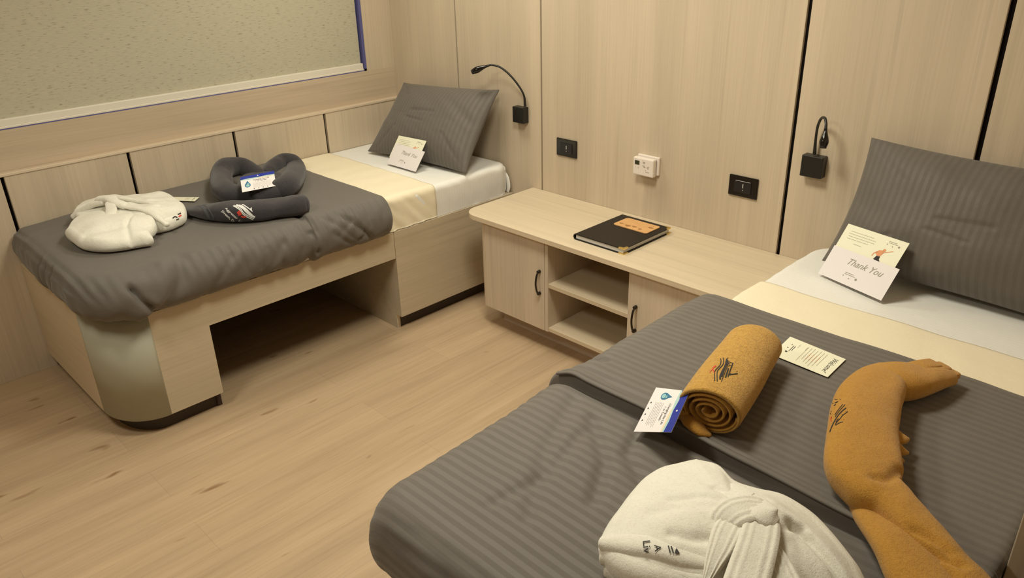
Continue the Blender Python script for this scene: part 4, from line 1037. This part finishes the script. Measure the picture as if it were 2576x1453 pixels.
g = [b1([(185, 545, -.045, .6), (205, 528, -.02, .7), (235, 515, 0, .8), (262, 508, .012, .9)], .020, .012), b1([(250, 502, .016, 1), (275, 500, .024, 1.2), (290, 508, .02, 1), (315, 518, .006, .8)], .020, .014, 1),
     b1([(262, 500, .016, .8), (282, 497, .020, .6)], .016, .012, 2), b1([(285, 512, .014, .7), (330, 520, .006, .7), (370, 530, 0, .7), (398, 548, -.012, .6), (420, 567, -.03, .5)], .020, .008, 3),
     b1([(275, 512, .016, .8), (280, 530, .010, 1), (272, 548, 0, .9), (262, 556, -.008, .7)], .020, .009, 4), b1([(300, 498, .006, .6), (350, 505, 0, .6), (395, 518, -.008, .6)], .018, .008, 5)]
V, Fc = merge(g); mesh('belt', V, Fc, M['white_terry'], rb1, True)['label'] = 'terry belt tied in a knot'
tree = bvh_of(body1)
g = [stroke2([(434, 549), (440, 545), (446, 547)], 3), stroke2([(447, 540), (455, 536)], 3), stroke2([(443, 553), (450, 550)], 2.5)]
embroider('black_embroidery', merge(g), tree, M['inkdark'], rb1); embroider('red_embroidery', merge([stroke2([(449, 545), (456, 541)], 3.4)]), tree, M['red'], rb1)

# ================================================================= NAVY HEART TOWEL
nt_ = thing('heart_towel', 'charcoal towel twisted into a heart shape on the left bed', 'towel', (.45, -1.05, TD + .004))
Z2 = TD + .006
def hp_(u, v, z_, w, h_): return (*at(u, v, z=Z2 + z_), w, h_)
def hx_(u, v, x_, w, h_): return (*at(u, v, x=x_), w, h_)
left = [hp_(665, 482, .040, .040, .034), hp_(610, 492, .040, .046, .040), hp_(565, 478, .044, .050, .042), hx_(556, 450, .24, .048, .046), hx_(565, 425, .16, .044, .048), hx_(600, 418, .13, .042, .044), hx_(635, 430, .19, .038, .036), hx_(664, 446, .27, .030, .028)]
right = [hp_(640, 495, .036, .040, .034), hp_(690, 480, .042, .046, .040), hp_(728, 462, .046, .050, .044), hx_(745, 430, .24, .048, .048), hx_(735, 410, .17, .046, .046), hx_(710, 408, .14, .042, .042), hx_(684, 424, .19, .038, .036), hx_(668, 440, .25, .026, .028)]
base = mound_geo(o2([(590, 480), (610, 445), (660, 435), (710, 440), (725, 465), (690, 490), (640, 505), (600, 500)], Z2 + .015), Z2, .026, .012, .004, lambda V: noise(V, 24, 1) * .002, 90, 20)
V, Fc = merge([base, sweep_geo(left, k=8, n=28, nz=.003, nscale=26, seed=1), sweep_geo(right, k=8, n=28, nz=.003, nscale=26, seed=2)])
mesh('heart_coil', V, Fc, M['navy_terry'], nt_, True)
flat = [hp_(478, 528, .012, .030, .014), hp_(515, 530, .022, .052, .024), hp_(570, 530, .034, .056, .036), hp_(640, 528, .036, .056, .038), hp_(700, 522, .032, .056, .034), hp_(742, 516, .036, .056, .038), hp_(764, 512, .036, .044, .034)]
gfl = sweep_geo(flat, k=9, n=36, power=2.5, nz=.0025, nscale=26, seed=3)
fb_ = mesh('towel_front', *gfl, M['navy_terry'], nt_, True)
tree = bvh_of(fb_)
S7, O7 = 21.47, (540, 500)
def c7(pl, w): return stroke2([c4(p, S7, O7) for p in pl], w / S7)
g = [c7([(1000, 380), (1200, 490), (1400, 630), (1520, 800), (1640, 900), (1800, 1000), (2080, 1120)], 46), c7([(1060, 350), (1400, 540), (1560, 740), (1750, 880), (2130, 1060)], 46),
     c7([(1170, 330), (1350, 400), (1550, 530), (1700, 690), (1900, 850), (2180, 980)], 90), c7([(1300, 350), (1480, 400), (1700, 560), (1900, 760), (2050, 900)], 80), c7([(1480, 320), (1560, 330), (1750, 450), (1900, 560), (2040, 680)], 50),
     ([c4(p, S7, O7) for p in ((1890, 560), (1995, 445), (2010, 640), (2050, 700))], [(0, 1, 2, 3)]),
     placed_text('Aggressor  Liv', c4((560, 540), S7, O7), (.745, .667), (.56, -.60), 9.6, 0, .02), placed_text('Dream, Div', c4((360, 690), S7, O7), (.745, .667), (.56, -.60), 9.6, 0, .02)]
embroider('white_embroidery', merge(g), tree, M['mark'], nt_)['label'] = 'white stitched ship and lettering'
embroider('red_embroidery', merge([c7([(1270, 680), (1350, 780), (1400, 880)], 190), c7([(1430, 930), (1550, 970), (1700, 950)], 80)]), tree, M['red'], nt_, .0016)
embroider('woven_band', merge([stroke2([(494, 512), (508, 520), (522, 540), (528, 556)], 6), stroke2([(503, 510), (520, 520), (534, 540), (540, 556)], 3)]), tree, M['band'], nt_)
# card inside the heart
P0 = at(609.3, 483.6, z=Z2 + .088); P3 = at_dist(604, 446, P0, .105)
P1 = at_dist(694.5, 467.2, P0, .165)
n_ = np.cross(P1 - P0, P3 - P0); P2 = at_plane(689.2, 429.6, P0, n_)
reef_card([P0, P1, P2, P3], 'white card with blue top tucked inside the charcoal heart towel')
